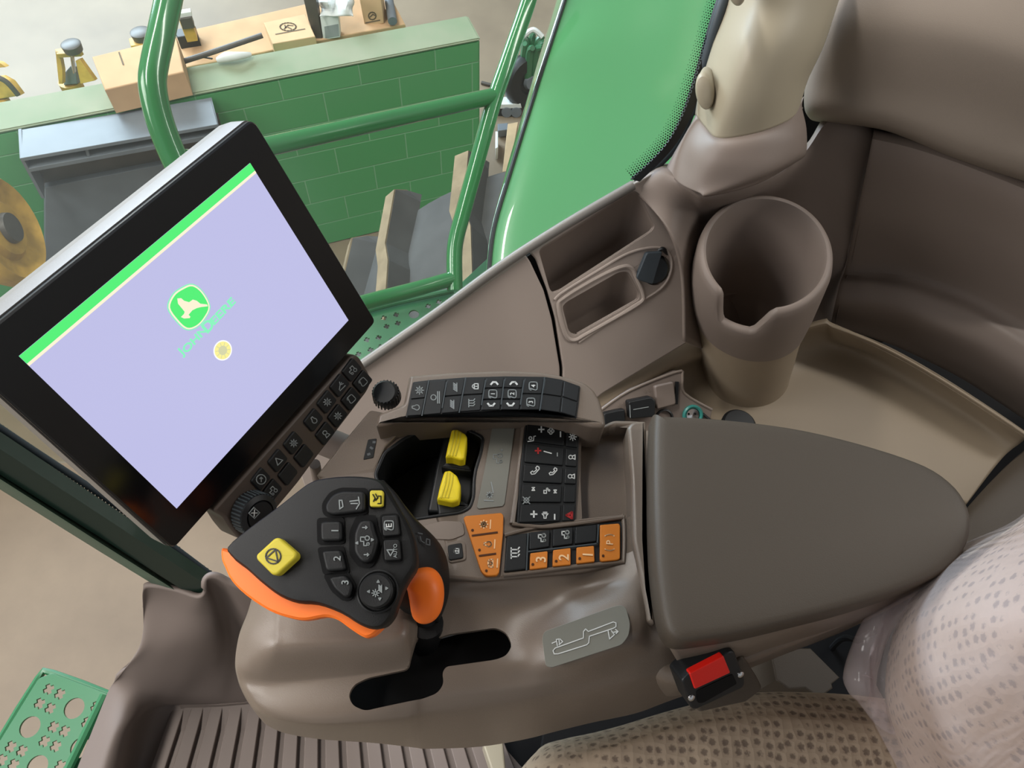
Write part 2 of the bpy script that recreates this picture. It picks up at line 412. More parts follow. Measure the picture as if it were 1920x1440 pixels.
def glassm():
    m = bpy.data.materials.new('cab_window_glass'); m.use_nodes = True; n = m.node_tree
    for x in list(n.nodes): n.nodes.remove(x)
    o = n.nodes.new('ShaderNodeOutputMaterial'); mx = n.nodes.new('ShaderNodeMixShader'); t = n.nodes.new('ShaderNodeBsdfTransparent'); g = n.nodes.new('ShaderNodeBsdfGlossy')
    t.inputs[0].default_value = (.95, .98, .96, 1); g.inputs['Roughness'].default_value = .3; g.inputs[0].default_value = (.9, .95, .93, 1)
    mx.inputs[0].default_value = .07
    n.links.new(t.outputs[0], mx.inputs[1]); n.links.new(g.outputs[0], mx.inputs[2]); n.links.new(mx.outputs[0], o.inputs[0])
    return m
M['glass'] = glassm()
def floorm():
    m = bpy.data.materials.new('workshop_concrete'); m.use_nodes = True; n = m.node_tree; b = n.nodes['Principled BSDF']
    b.inputs['Roughness'].default_value = .55
    tc = n.nodes.new('ShaderNodeTexCoord'); t = n.nodes.new('ShaderNodeTexNoise'); t.inputs['Scale'].default_value = 1.6; t.inputs['Detail'].default_value = 10; t.inputs['Roughness'].default_value = .62
    r = n.nodes.new('ShaderNodeValToRGB'); r.color_ramp.elements[0].position = .3; r.color_ramp.elements[1].position = .72
    r.color_ramp.elements[0].color = srgb('#766654'); r.color_ramp.elements[1].color = srgb('#8a7964')
    n.links.new(tc.outputs['Object'], t.inputs['Vector']); n.links.new(t.outputs[0], r.inputs[0]); n.links.new(r.outputs[0], b.inputs['Base Color'])
    return m
M['floor'] = floorm()
def blockm():
    m = bpy.data.materials.new('green_painted_blockwork'); m.use_nodes = True; n = m.node_tree; b = n.nodes['Principled BSDF']
    b.inputs['Roughness'].default_value = .5
    tc = n.nodes.new('ShaderNodeTexCoord'); sp_ = n.nodes.new('ShaderNodeSeparateXYZ'); cb = n.nodes.new('ShaderNodeCombineXYZ')
    n.links.new(tc.outputs['Object'], sp_.inputs[0]); n.links.new(sp_.outputs['X'], cb.inputs['X']); n.links.new(sp_.outputs['Z'], cb.inputs['Y'])
    br = n.nodes.new('ShaderNodeTexBrick'); br.inputs['Scale'].default_value = 1; br.inputs['Brick Width'].default_value = .36; br.inputs['Row Height'].default_value = .163
    br.inputs['Mortar Size'].default_value = .004; br.inputs['Mortar Smooth'].default_value = .6
    br.inputs['Color1'].default_value = srgb('#429456'); br.inputs['Color2'].default_value = srgb('#4a9d5f'); br.inputs['Mortar'].default_value = srgb('#78ad82')
    ns = n.nodes.new('ShaderNodeTexNoise'); ns.inputs['Scale'].default_value = 4; ns.inputs['Detail'].default_value = 8
    mx = n.nodes.new('ShaderNodeMix'); mx.data_type = 'RGBA'; mx.inputs['B'].default_value = srgb('#6f9a76')
    # settled dust near the top edge and in patches
    mr = n.nodes.new('ShaderNodeMapRange'); mr.inputs['From Min'].default_value = .75; mr.inputs['From Max'].default_value = 1.1; mr.inputs['To Min'].default_value = .0; mr.inputs['To Max'].default_value = .45
    ml = n.nodes.new('ShaderNodeMath'); ml.operation = 'MULTIPLY'
    n.links.new(sp_.outputs['Z'], mr.inputs[0]); n.links.new(mr.outputs[0], ml.inputs[0]); n.links.new(ns.outputs[0], ml.inputs[1])
    n.links.new(cb.outputs[0], br.inputs['Vector']); n.links.new(tc.outputs['Object'], ns.inputs['Vector'])
    n.links.new(br.outputs['Color'], mx.inputs['A']); n.links.new(ml.outputs[0], mx.inputs['Factor'])
    n.links.new(mx.outputs['Result'], b.inputs['Base Color'])
    bp = n.nodes.new('ShaderNodeBump'); bp.inputs['Strength'].default_value = .4; bp.inputs['Distance'].default_value = .004; bp.invert = True
    n.links.new(br.outputs['Fac'], bp.inputs['Height']); n.links.new(bp.outputs[0], b.inputs['Normal'])
    return m
M['block'] = blockm()
M['coping'] = mat('dusty_green_coping', '#7b8a6e', .7, .2, col2='#8f937c', vscale=2.5)
def scr(name, c, s): return mat(name, '#050505', .3, .3, emit=c, es=s)
M['scr'] = scr('screen_lavender', '#c0c0e8', 1.0)
M['sgreen'] = scr('screen_green', '#58f77c', .95)
M['spale'] = scr('screen_pale_green', '#8ffbc4', .95)
M['syel'] = scr('screen_yellow', '#fff69a', .98)
M['scream'] = scr('screen_cream', '#fff6d8', .98)
M['swhite'] = scr('screen_white', '#ffffff', 1.0)
M['sgrey'] = scr('screen_khaki', '#dcdcae', .95)

# ================================================================ outside: ground, wall, clutter
GZ = -2.1
struct(mesh('floor', [(-14, -6, GZ), (14, -6, GZ), (14, 16, GZ), (-14, 16, GZ), (-14, -6, GZ-.1), (14, -6, GZ-.1), (14, 16, GZ-.1), (-14, 16, GZ-.1)],
     [(0, 1, 2, 3), (7, 6, 5, 4), (0, 4, 5, 1), (1, 5, 6, 2), (2, 6, 7, 3), (3, 7, 4, 0)], M['floor'], sm=False, org=Vector((0, 0, GZ))))
WB = P(900, 72, -1.0); WA = P(0, 245, -1.0)
wd = (WB-WA).normalized(); wn = Vector((wd.y, -wd.x, 0)); wt = .185     # wall direction, its front normal, thickness
def wallpt(t, off, z): return Vector((WB.x, WB.y, 0))+wd*t+wn*off+Vector((0, 0, z))
def wall_box(name, t0, t1, o0, o1, z0, z1, m):
    V = [wallpt(t, o, z)-wallpt(-4, 0, 0) for z in (z0, z1) for (t, o) in ((t0, o0), (t1, o0), (t1, o1), (t0, o1))]
    V = [Vector(((v.dot(wd)), v.dot(-wn), v.z-z0)) for v in V]
    me = bpy.data.meshes.new(name); me.from_pydata([tuple(v) for v in V], [], [(0, 1, 2, 3), (4, 5, 6, 7), (0, 1, 5, 4), (1, 2, 6, 5), (2, 3, 7, 6), (3, 0, 4, 7)])
    bm = bmesh.new(); bm.from_mesh(me); bmesh.ops.recalc_face_normals(bm, faces=bm.faces); bmesh.ops.bevel(bm, geom=list(bm.edges), offset=.008, segments=2, affect='EDGES'); bm.to_mesh(me); bm.free()
    me.materials.append(m); o = link(bpy.data.objects.new(name, me))
    o.matrix_world = Matrix(((wd.x, -wn.x, 0, wallpt(-4, 0, 0).x), (wd.y, -wn.y, 0, wallpt(-4, 0, 0).y), (0, 0, 1, z0), (0, 0, 0, 1)))
    return struct(o)
wall_box('wall_back', -4.2, 0, 0, -wt, GZ, -1.012, M['block'])
wall_box('trim_1', -4.2, .002, .002, -wt-.002, -1.012, -1.0, M['coping'])

def prism_on(name, parent, z, pts, h, m, bev=.004, r=0, label=None):
    """box-like solid whose TOP outline is given in pixels at height z, going down by h"""
    return slab(name, parent, FZ(z), pts, -h, 0, m, bev=bev, r=r, label=label)
# cardboard box lying on the wall, overhanging its front
t = thing('cardboard_box', 'large brown cardboard box resting on the green wall behind the handrail', 'box', P(240, 190, -1.0))
prism_on('carton', t, -.882, [(172, 106), (262, 84), (330, 68), (345, 134), (196, 168)], .117, M['card'], bev=.006)
strokes('tape_seam', t, FZ(-.881), [[(223, 98), (231, 121)]], .006, M['cprint'], h=.001)
# big crate behind the wall, with things on top
CZ = -1.08
t = thing('shipping_crate', 'long flat-topped brown cardboard crate standing behind the green wall', 'crate', P(470, 110, GZ))
prism_on('crate_body', t, CZ, [(330, 62), (560, 10), (720, -30), (760, 45), (600, 75), (505, 95), (337, 128)], CZ-GZ, M['card'], bev=.006)
t = thing('parcel_box', 'small parcel box with a leaping deer emblem on its lid, on the crate', 'box', P(540, 80, CZ))
prism_on('carton', t, CZ+.06, [(494, 42), (572, 26), (591, 68), (511, 82)], .059, M['cardp'], bev=.004)
fz = FZ(CZ+.0605)
strokes('emblem', t, fz, [circ((540, 50), 15, 16, e=.5), [(533, 54), (540, 47), (549, 48)], [(536, 52), (534, 47)], [(540, 51), (546, 54)], [(517, 64), (571, 54)]], .007, M['cprint'], h=.001)
t = thing('small_carton', 'upright brown carton with a leaping deer emblem behind the wall near the silver tube', 'box', P(700, 40, CZ))
fv = Fr(P(700, 45, CZ), (.1, -1, .15), (1, 0, 0))
slab('carton', t, fv, [(672, -12), (712, -18), (720, 44), (684, 50)], -.12, 0, M['cardp'], bev=.004)
strokes('emblem', t, fv, [circ((698, 30), 7, 12), [(694, 32), (699, 27), (703, 29)], [(686, 43), (712, 38)]], .006, M['cprint'], h=.001)
t = thing('white_packet', 'white packet with a grey square print standing beside the dark post', 'packet', P(620, 70, CZ))
slab('packet_body', t, Fr(P(620, 72, CZ), (.1, -1, .15), (1, 0, 0)), [(600, 32), (634, 28), (638, 70), (606, 75)], -.05, 0, M['whitepl'], bev=.003)
fv2 = Fr(P(620, 72, CZ), (.1, -1, .15), (1, 0, 0)); fillp('printed_square', t, fv2, [(608, 50), (634, 45), (636, 68), (610, 72)], M['grey'], h=.001)
t = tag(loft('plastic_bag', None, [[P(x+random.uniform(-5, 5), y, CZ+.10+random.uniform(0, .1)) for x in (598, 615, 632, 650, 664)] for y in (-14, 4, 16, 30)], M['whitepl'], 3, 3, .003),
        'crumpled white plastic bag lying on the crate above the white packet', 'bag')
t = tag(tube('steel_tube', None, [P(724, -30, CZ+.03), P(736, 40, CZ+.03)], .022, M['greysteel'], sub=1), 'silver grey tube leaning behind the small upright carton', 'tube')
t = tag(slab('metal_post', None, Fr(P(590, 72, CZ), (.1, -1, .1), (1, 0, 0)), [(566, -15), (590, -15), (604, 72), (592, 76), (578, 38)], -.06, 0, M['dkmetal'], bev=.003), 'dark grey metal post rising behind the green wall', 'post')
# long rod and cable on the wall
tag(tube('metal_rod', None, [P(338, 117, -.975), P(400, 97, -.96), P(492, 66, -.93)], .012, M['dkmetal'], sub=3), 'long dark metal rod lying along the back of the wall', 'rod')
tag(tube('thin_cable', None, [P(338, 122, -.99), P(352, 110, -.99), P(375, 107, -.99), P(398, 110, -.99)], .004, M['dkmetal']), 'thin looped cable on top of the green wall', 'cable')
tag(tube('work_gloves', None, [P(408, 113, -.98), P(425, 107, -.965), P(445, 105, -.965), P(470, 102, -.98)], [.012, .022, .018, .01], M['whitepl']), 'pale crumpled glove lying on the wall top', 'glove')
# cordless tool battery block
t = thing('cordless_tool', 'yellow and black cordless tool standing on the crate beside the handrail', 'tool', P(350, 66, CZ))
prism_on('battery', t, CZ+.06, [(326, 55), (366, 48), (370, 64), (332, 70)], .06, M['black'], bev=.006)
prism_on('body', t, CZ+.13, [(335, 36), (360, 33), (362, 50), (342, 53)], .07, M['jack'], bev=.006)
prism_on('head', t, CZ+.18, [(333, 24), (357, 21), (359, 33), (336, 36)], .05, M['dkmetal'], bev=.004)
prism_on('white_cap', t, CZ+.2, [(332, 19), (357, 15), (358, 22), (333, 26)], .02, M['whitepl'], bev=.003)
# pallet jack heads / axle stands
def jack(cx, cy, s, z, label):
    t = thing('lifting_jack', label, 'jack', P(cx, cy+62*s, GZ))
    def q(l, dz=0): return [(cx+x*s, cy+y*s) for x, y in l]
    lathe('round_pad', t, P(cx+2*s, cy-4*s, z+.04), (0, 0, 1), [(.055*s, -.04), (.06*s, -.005), (.05*s, 0)], M['dkmetal'], 20)
    slab('top_plate', t, FZ(z), q([(-34, 10), (16, 2), (30, 14), (24, 19), (-30, 22)]), -.02, 0, M['jack'], bev=.003)
    for l in ([(-33, 16), (-24, 18), (-16, 60), (-16, 92), (-25, 92)], [(14, 38), (24, 34), (60, 84), (26, 92)]):
        slab('frame_arm', t, Fr(P(cx, cy+20*s, z), (0, -1, .35)), q(l), -.03, 0, M['jack'], bev=.003)
    tube('ram', t, [P(cx+6*s, cy+20*s, z), P(cx+12*s, cy+70*s, z-.15)], .012*s, M['steel'], sub=1)
    slab('hydraulic_body', t, Fr(P(cx, cy+60*s, z-.12), (0, -1, .35)), q([(-12, 66), (2, 50), (14, 52), (18, 92), (-14, 95)]), -.06, 0, M['greysteel'], bev=.006)
    tube('lower_column', t, [P(cx, cy+85*s, z-.2), Vector((P(cx, cy+85*s, z-.2).x, P(cx, cy+85*s, z-.2).y, GZ))], .07*s, M['jack'], sub=1)
    return t
jack(130, 84, .8, -1.25, 'yellow jack with round dark pad, standing left of the large cardboard box')
t = thing('lifting_jack', 'yellow jack mostly hidden, its round pad showing above the large cardboard box', 'jack', P(260, 90, GZ))
lathe('round_pad', t, P(262, 58, -1.21), (0, 0, 1), [(.045, -.04), (.05, -.005), (.04, 0)], M['dkmetal'], 20)
slab('top_plate', t, FZ(-1.25), [(241, 72), (272, 66), (274, 84), (245, 86)], -.03, 0, M['jack'], bev=.003)
tube('lower_column', t, [P(262, 76, -1.28), Vector((P(262, 76, -1.28).x, P(262, 76, -1.28).y, GZ))], .05, M['jack'], sub=1)
t = thing('trolley_wheel_arm', 'yellow jack arm at the left picture edge, above the wall', 'jack', P(10, 180, GZ))
slab('arm', t, Fr(P(10, 170, -1.3), (0, -1, .4)), [(-40, 150), (0, 146), (18, 156), (36, 180), (0, 186), (-40, 195)], -.05, 0, M['jack'], bev=.006)
tube('hose', t, [PY(-20, 140, P(10, 170, -1.3).y-.03), PY(10, 152, P(10, 170, -1.3).y-.03), PY(34, 178, P(10, 170, -1.3).y-.03)], .012, M['dkmetal'])
slab('tip_plate', t, Fr(P(5, 125, -1.25), (0, -1, .4)), [(-30, 112), (0, 118), (11, 126), (-30, 130)], -.03, 0, M['jack'], bev=.003)
tube('lower_column', t, [P(-10, 186, -1.35), Vector((P(-10, 186, -1.35).x, P(-10, 186, -1.35).y, GZ))], .06, M['jack'], sub=1)
# grey steel step box in front of the wall
t = thing('steel_weight_box', 'grey painted steel box with a slotted front, standing against the green wall', 'steel box', P(230, 480, GZ))
fb = Fr(wallpt(-2, .06, 0), wn, wd)
def WO(px, py, o):   # where the sight line meets the plane o metres in front of the wall
    f = Fr(wallpt(-2, o, 0), wn, wd); return f.at(px, py)
ft = F3(WO(39, 243, .01), WO(394, 183, .01), WO(408, 233, .2))
slab('top_plate', t, ft, [(39, 243), (394, 183), (408, 233), (37, 297)], -.015, 0, M['greysteel'], bev=.002)
fs = Fr(WO(200, 265, .19), wn, wd)
fi = Fr(WO(200, 265, .10), wn, wd)
slab('body', t, fi, [(84, 352), (425, 285), (470, 520), (84, 640)], -.09, 0, M['greysteel'], bev=.004)
slab('slot_back', t, fi, [(44, 285), (412, 225), (430, 300), (78, 370)], -.08, -.03, M['dkmetal'])
slab('middle_shelf', t, fs, [(54, 316), (414, 250), (416, 258), (57, 323)], -.15, .0, M['greysteel'], bev=.002)
slab('divider', t, fs, [(158, 276), (163, 275), (171, 300), (166, 302)], -.15, -.005, M['greysteel'])
slab('side_plate', t, fs, [(37, 297), (43, 296), (84, 372), (78, 372)], -.18, .0, M['greysteel'])
slab('side_plate', t, fs, [(403, 234), (409, 233), (420, 280), (414, 282)], -.18, .0, M['greysteel'])
# trolley jack wheel at left
t = thing('jack_wheel', 'worn yellow wheel of a trolley jack at the left picture edge', 'wheel', P(20, 480, GZ))
wc = PD(2, 432, 2.9)
rd_ = ray(2, 432).normalized(); axw = (rd_.cross(Vector((0, .25, 1))).normalized()*.86-rd_*.5).normalized()
lathe('rim', t, wc, axw, [(.0, -.05), (.2, -.05), (.215, -.02), (.215, .02), (.195, .04), (.17, .02), (.12, .01), (.10, .03), (0, .03)], M['jack'], 40)
lathe('hub_plate', t, wc, axw, [(0, .03), (.06, .032), (.055, .05), (0, .052)], M['dkmetal'], 24)
tube('axle_bracket', t, [wc+axw*-.02, Vector((wc.x-.05, wc.y+.1, GZ+.05))], .05, M['dkmetal'], sub=1)
# clutter right of the wall
t = thing('green_machine', 'small green machine with a black wheel on the workshop floor far away', 'machine', P(990, 170, GZ))
gm = P(996, 112, GZ+.3)
for i in range(7):
    a = i*pi/3.5; d = Vector((cos(a)*.06, sin(a)*.06, 0)); tube('green_casting', t, [gm+d+Vector((0, 0, -.12)), gm+d*.7+Vector((0, 0, .08)), gm+d*1.2+Vector((.02, 0, .13))], [.03, .028, .016], M['steel_green'], 8, 3)
tube('top_pipe', t, [gm+Vector((-.06, 0, .15)), gm+Vector((0, .02, .19)), gm+Vector((.06, 0, .16))], .016, M['whitepl'], 8)
gw = P(990, 150, GZ+.18)
lathe('wheel', t, gw, (.5, -.8, .2), [(.05, -.05), (.15, -.05), (.17, -.02), (.17, .02), (.15, .05), (.08, .045), (.07, .02), (0, .02)], M['black'], 28)
lathe('wheel_hub', t, gw, (.5, -.8, .2), [(0, .02), (.05, .03), (.04, .055), (0, .055)], M['greysteel'], 18)
t = thing('work_radio', 'white topped black radio with two round dials on the floor beyond the handrail', 'radio', P(945, 218, GZ))
fr_ = Fr(P(945, 218, GZ), (.05, -1, .25), (1, .1, 0))
slab('case', t, fr_, [(908, 204), (976, 202), (977, 217), (908, 221)], -.1, 0, M['black'], bev=.006)
slab('white_top', t, fr_, [(912, 196), (976, 195), (978, 203), (912, 205)], -.1, .006, M['whitepl'], bev=.004)
for x in (950, 968): lathe('dial', t, fr_.at(x, 210, 0), fr_.n, [(.035, 0), (.032, .012), (0, .013)], M['greysteel'], 16)
tag(prism_on('timber_plank', None, GZ+.12, [(952, 232), (972, 228), (955, 320), (942, 322)], .11, M['wood']), 'pale timber plank lying near the tyre beyond the handrail', 'plank')
tag(prism_on('white_bracket', None, GZ+.1, [(929, 246), (934, 246), (934, 276), (929, 278)], .09, M['whitepl']), 'small white upright bracket on the floor between rail and wall', 'bracket')
tag(prism_on('metal_tray', None, GZ+.06, [(933, 232), (952, 230), (952, 243), (934, 245)], .05, M['greysteel']), 'small grey metal tray beside the timber plank', 'tray')
tag(tube('scrap_hook', None, [P(948, 188, GZ+.03), P(955, 181, GZ+.05), P(966, 184, GZ+.05), P(968, 192, GZ+.03)], .015, M['dkmetal']), 'dark scrap of metal lying above the radio', 'scrap')
tag(tube('floor_cable', None, [P(903, 155, GZ+.01), P(925, 160, GZ+.01), P(945, 157, GZ+.01), P(960, 170, GZ+.01)], .012, M['dkmetal']), 'thin dark cable on the floor past the end of the wall', 'cable')

# ---- rear tyre
t = thing('rear_tire', 'large tractor tyre with dusty lugs beneath the green handrail', 'tire', (.264, 1.5, GZ))
TC = Vector((.264, 0, -1.19)); TR = .87
Yi, Yo = 1.15, 1.78
def tp(a, r, y): return Vector((TC.x-cos(a)*r, y, TC.z+sin(a)*r))
rings = []
for y, r in ((Yi, TR-.25), (Yi+.005, TR-.06), (Yi+.06, TR-.01), (Yo-.3, TR), (Yo-.06, TR-.015), (Yo, TR-.06), (Yo+.01, TR-.25), (Yo-.02, TR-.4)):
    rings.append([tp(2*pi*k/96, r, y) for k in range(96)])
V, Fc = layers(rings, False, False); mesh('carcass', V, Fc, M['tyre'], t)
for k in range(10):
    a = rad(7+k*18)
    rr = []
    for y, da, hh in ((Yo+.012, 0, .02), (Yo-.02, 0, .065), (Yo-.25, .01, .068), (Yi+.3, .04, .066), (Yi+.05, .07, .06)):
        aa = a+da
        rr.append([tp(aa-.045, TR-.02, y), tp(aa-.03, TR+hh-.005, y), tp(aa+.022, TR+hh, y), tp(aa+.045, TR-.02, y)])
    V, Fc = layers(rr); o = mesh('lug', V, Fc, M['tyre'], t, sm=False)
    V2 = []
    for (y, da, hh) in ((Yo+.014, 0, .022), (Yo-.02, 0, .069), (Yo-.25, .01, .072), (Yi+.3, .04, .07), (Yi+.05, .07, .064)):
        aa = a+da; V2 += [[tp(aa-.030, TR+hh-.006, y), tp(aa-.030, TR+hh, y), tp(aa+.020, TR+hh+.001, y), tp(aa+.020, TR+hh-.004, y)]]
    V, Fc = layers(V2); mesh('lug_face', V, Fc, M['mud'], o, sm=False, label='dusty tan worn top of the lug')

# ---- step platform outside the window (perforated)
def plate_with_holes(name, parent, fr, outline, holes, th, m, r=.01):
    """outline and round/cross holes cut through the plate"""
    o = slab(name, parent, fr, outline, -th, 0, m, r=r, bev=.001)
    cs = []
    V, Fc = [], []
    for (cx, cy, kind, s) in holes:
        u, v = fr.uv(cx, cy, 0)
        if kind == 'o': pts = [(u+s*cos(2*pi*k/20), v+s*sin(2*pi*k/20)) for k in range(20)]
        else:
            w_ = s*.42; a = rad(30)
            base = [(w_, w_), (w_, s), (-w_, s), (-w_, w_), (-s, w_), (-s, -w_), (-w_, -w_), (-w_, -s), (w_, -s), (w_, -w_), (s, -w_), (s, w_)]
            pts = [(u+x*cos(a)-y*sin(a), v+x*sin(a)+y*cos(a)) for x, y in base]
        n = len(pts); k0 = len(V)
        V += [fr.pt(*p, -th-.01) for p in pts]+[fr.pt(*p, .01) for p in pts]
        Fc += [(k0+i, k0+(i+1) % n, k0+n+(i+1) % n, k0+n+i) for i in range(n)]+[tuple(k0+i for i in range(n))[::-1], tuple(k0+n+i for i in range(n))]
    c = mesh('cutter', V, Fc, m, sm=False)
    return cut(o, [c])
t = thing('access_platform', 'green perforated metal platform outside the side window, under the handrail', 'platform', P(760, 610, -.14))
fp = FZ(-.10)
plate_with_holes('tread_plate', t, fp, [(655, 600), (700, 572), (845, 548), (930, 470), (1000, 480), (900, 620), (640, 760), (600, 740)],
    [(776, 589, 'o', .011), (738, 640, 'o', .011), (743, 590, 'x', .0062), (720, 596, 'x', .0062), (725, 612, 'x', .0062), (746, 606, 'x', .0062), (803, 574, 'x', .0062), (823, 566, 'x', .0062), (710, 633, 'x', .0062), (688, 637, 'x', .0062), (695, 656, 'x', .0062), (714, 650, 'x', .0062), (672, 664, 'x', .0062)], .004, M['steel_green'], r=0)
tube('edge_rail', t, [P(640, 596, -.09), P(740, 568, -.09), P(850, 545, -.09)], .006, M['steel_green'], 8, 3)
# lower left outside step
t = thing('entry_step', 'green perforated metal step at the lower left, outside the cab floor', 'step', P(90, 1350, -.62))
fp = FZ(-.6)
hs = [(139, 1328, 'o', .0215), (56, 1363, 'o', .0215), (70, 1437, 'o', .0215), (150, 1402, 'o', .02),
      (91, 1292, 'x', .0112), (112, 1301, 'x', .0112), (74, 1319, 'x', .0112), (94, 1328, 'x', .0112), (180, 1325, 'x', .0112), (163, 1355, 'x', .0112), (100, 1363, 'x', .0112), (121, 1371, 'x', .0112),
      (83, 1390, 'x', .0112), (104, 1399, 'x', .0112), (20, 1400, 'x', .0112), (41, 1408, 'x', .0112), (3, 1425, 'x', .0112), (25, 1434, 'x', .0112), (113, 1436, 'x', .0112)]
plate_with_holes('tread_plate', t, fp, [(98, 1262), (205, 1302), (330, 1345), (250, 1520), (-60, 1560), (-30, 1440), (2, 1385), (72, 1272)], hs, .006, M['steel_green'], r=.006)
tube('plate_lip', t, [P(196, 1303, -.59), P(128, 1442, -.59), P(100, 1500, -.59)], .01, M['steel_green'], 8, 2)
tube('edge_lip', t, [P(0, 1388, -.61), P(72, 1272, -.61), P(98, 1262, -.61), P(205, 1302, -.61)], .008, M['steel_green'], 8, 2)

# ---- handrail
t = thing('handrail', 'green tubular handrail welded from three tubes outside the side window', 'handrail', PD(853, 540, 1.68))
tube('front_post', t, [PD(352, -200, 1.0), PD(330, -80, .97), PD(318, -10, .96), PD(303, 60, .95), PD(290, 118, .945), PD(286, 160, .945), PD(298, 220, .955), PD(322, 285, .97), PD(352, 345, .985), PD(420, 470, 1.02), PD(500, 620, 1.05)], .0165, M['green'], 24)
tube('cross_rail', t, [PD(345, 304, 1.0), PD(400, 297, 1.18), PD(515, 272, 1.3), PD(720, 226, 1.44), PD(926, 180, 1.6)], .0165, M['green'], 24)
tube('rear_post', t, [PD(1060, -200, 1.62), PD(1001, -30, 1.61), PD(985, 20, 1.61), PD(950, 120, 1.6), PD(926, 190, 1.6), PD(898, 290, 1.6), PD(868, 400, 1.6), PD(856, 445, 1.6), PD(852, 480, 1.6), PD(853, 545, 1.6)], .0165, M['green'], 24)
tube('lower_rail', t, [PD(600, 592, 1.4), PD(700, 563, 1.5), PD(780, 542, 1.56), PD(853, 521, 1.6)], .0155, M['green'], 24)

# ---- fender (curved glossy panel over the tyre)
def zf(px, py):  # height of the fender top
    return .12+.1*(490-py)/500
t = thing('fender', 'glossy green rear fender seen through the side window', 'fender', P(1150, 480, zf(1150, 480)))
def frow(py, xl, xs):
    z = zf(0, py); r = [P(xl+6, py+4, z-.14), P(xl, py, z-.05), P(xl+(xs-xl)*.5, py, z-.012), P(xs, py, z)]
    for k, x in enumerate((xs+60, 1200, 1320, 1450)): r.append(P(x, py, z+.012+.004*k))
    return r
rows = [frow(-60, 1058, 1078), frow(0, 1043, 1060), frow(110, 1010, 1024), frow(220, 978, 989), frow(330, 946, 955), frow(430, 921, 926), frow(520, 912, 916), frow(600, 908, 912)]
loft('fender_panel', t, rows, M['fender'], 6, 6, .012)
tube('edge_seam', t, [r[3]+Vector((0, 0, .0025)) for r in rows], .0042, M['ink'], 8, 4, label='black rubber seam along the fender edge')

# ================================================================ cab shell
# side console frame
S1, S2, S3 = P(690, 690, .47), P(1195, 345, .60), P(1290, 640, .43)
FS = F3(S1, S2, S3)
t = thing('side_console', 'taupe moulded side console below the window with two storage pockets', 'console', FS.at(1100, 560, -.1))
fp_ = slab('front_panel', t, FS, [(560, 880), (600, 752), (640, 716), (684, 686), (820, 594), (940, 505), (984, 476), (994, 490), (1020, 545), (1035, 600), (1050, 690), (1050, 900), (600, 1000)], -.006, 0, M['side'], bev=.0022, r=.004)
rp = slab('rear_panel', t, FS, [(990, 470), (1060, 424), (1184, 348), (1240, 316), (1290, 350), (1302, 430), (1302, 560), (1292, 641), (1130, 738), (1054, 800), (1056, 690), (1042, 600), (1027, 545), (1006, 488)], -.006, 0, M['side'], bev=.0022, r=.004)
c1 = slab('c', None, FS, [(1009, 468), (1060, 436), (1110, 405), (1180, 360), (1190, 357), (1200, 364), (1228, 424), (1222, 434), (1050, 546), (1036, 550), (1030, 542)], -.052, .01, M['side'], r=.006, hp=0)
c2 = slab('c', None, FS, [(1054, 575), (1062, 566), (1160, 510), (1178, 508), (1200, 550), (1198, 562), (1110, 612), (1078, 630), (1066, 622)], -.045, .01, M['side'], r=.006, hp=0)
c3 = lathe('c', None, FS.at(1224, 502, -.012), FS.n, [(.0185, 0), (.0185, .03)], M['side'], 32)
cut(rp, [c1, c2, c3])
slab('gap_backing', t, FS, [(972, 478), (1000, 462), (1030, 540), (1048, 600), (1062, 690), (1060, 800), (1036, 800), (1036, 690), (1024, 604), (1004, 545)], -.012, -.008, M['deep'])
lathe('socket_well', t, FS.at(1224, 502, 0), FS.n, [(0, -.0145), (.030, -.0145), (.030, -.0125), (.0195, -.0125), (.0195, -.0062), (.019, -.0062), (.019, -.0135), (0, -.0135)], M['mauve'], 32, cap0=False, cap1=False)
# pocket liners (deeper, in a darker mauve plastic)
def pocket(name, parent, fr, pts, depth, m, slope=0, r=.005):
    q = ccw([fr.uv(*p, 0) for p in pts]); q = rnd(q, r); cx = sum(p[0] for p in q)/len(q); cy = sum(p[1] for p in q)/len(q)
    dz = Vector((0, 0, -depth))
    rings = [[fr.pt(*p, -.001) for p in q], [fr.pt(*p, -.004)+dz*.06 for p in inset(q, .0006)], [fr.pt(cx+(p[0]-cx)*.9, cy+(p[1]-cy)*.9, -.001)+dz for p in q], [fr.pt(cx+(p[0]-cx)*.8, cy+(p[1]-cy)*.8, -.001)+dz*1.04 for p in q]]
    V, Fc = layers(rings, False, True)
    o = mesh(name, V, Fc, m, parent); md = o.modifiers.new('wall', 'SOLIDIFY'); md.thickness = .0012; md.offset = 0
    return o
pocket('storage_pocket', t, FS, [(1009, 468), (1060, 436), (1110, 405), (1180, 360), (1190, 357), (1200, 364), (1228, 424), (1222, 434), (1050, 546), (1036, 550), (1030, 542)], .075, M['mauve'])
pocket('phone_pocket', t, FS, [(1054, 575), (1062, 566), (1160, 510), (1178, 508), (1200, 550), (1198, 562), (1110, 612), (1078, 630), (1066, 622)], .044, M['mauve'])
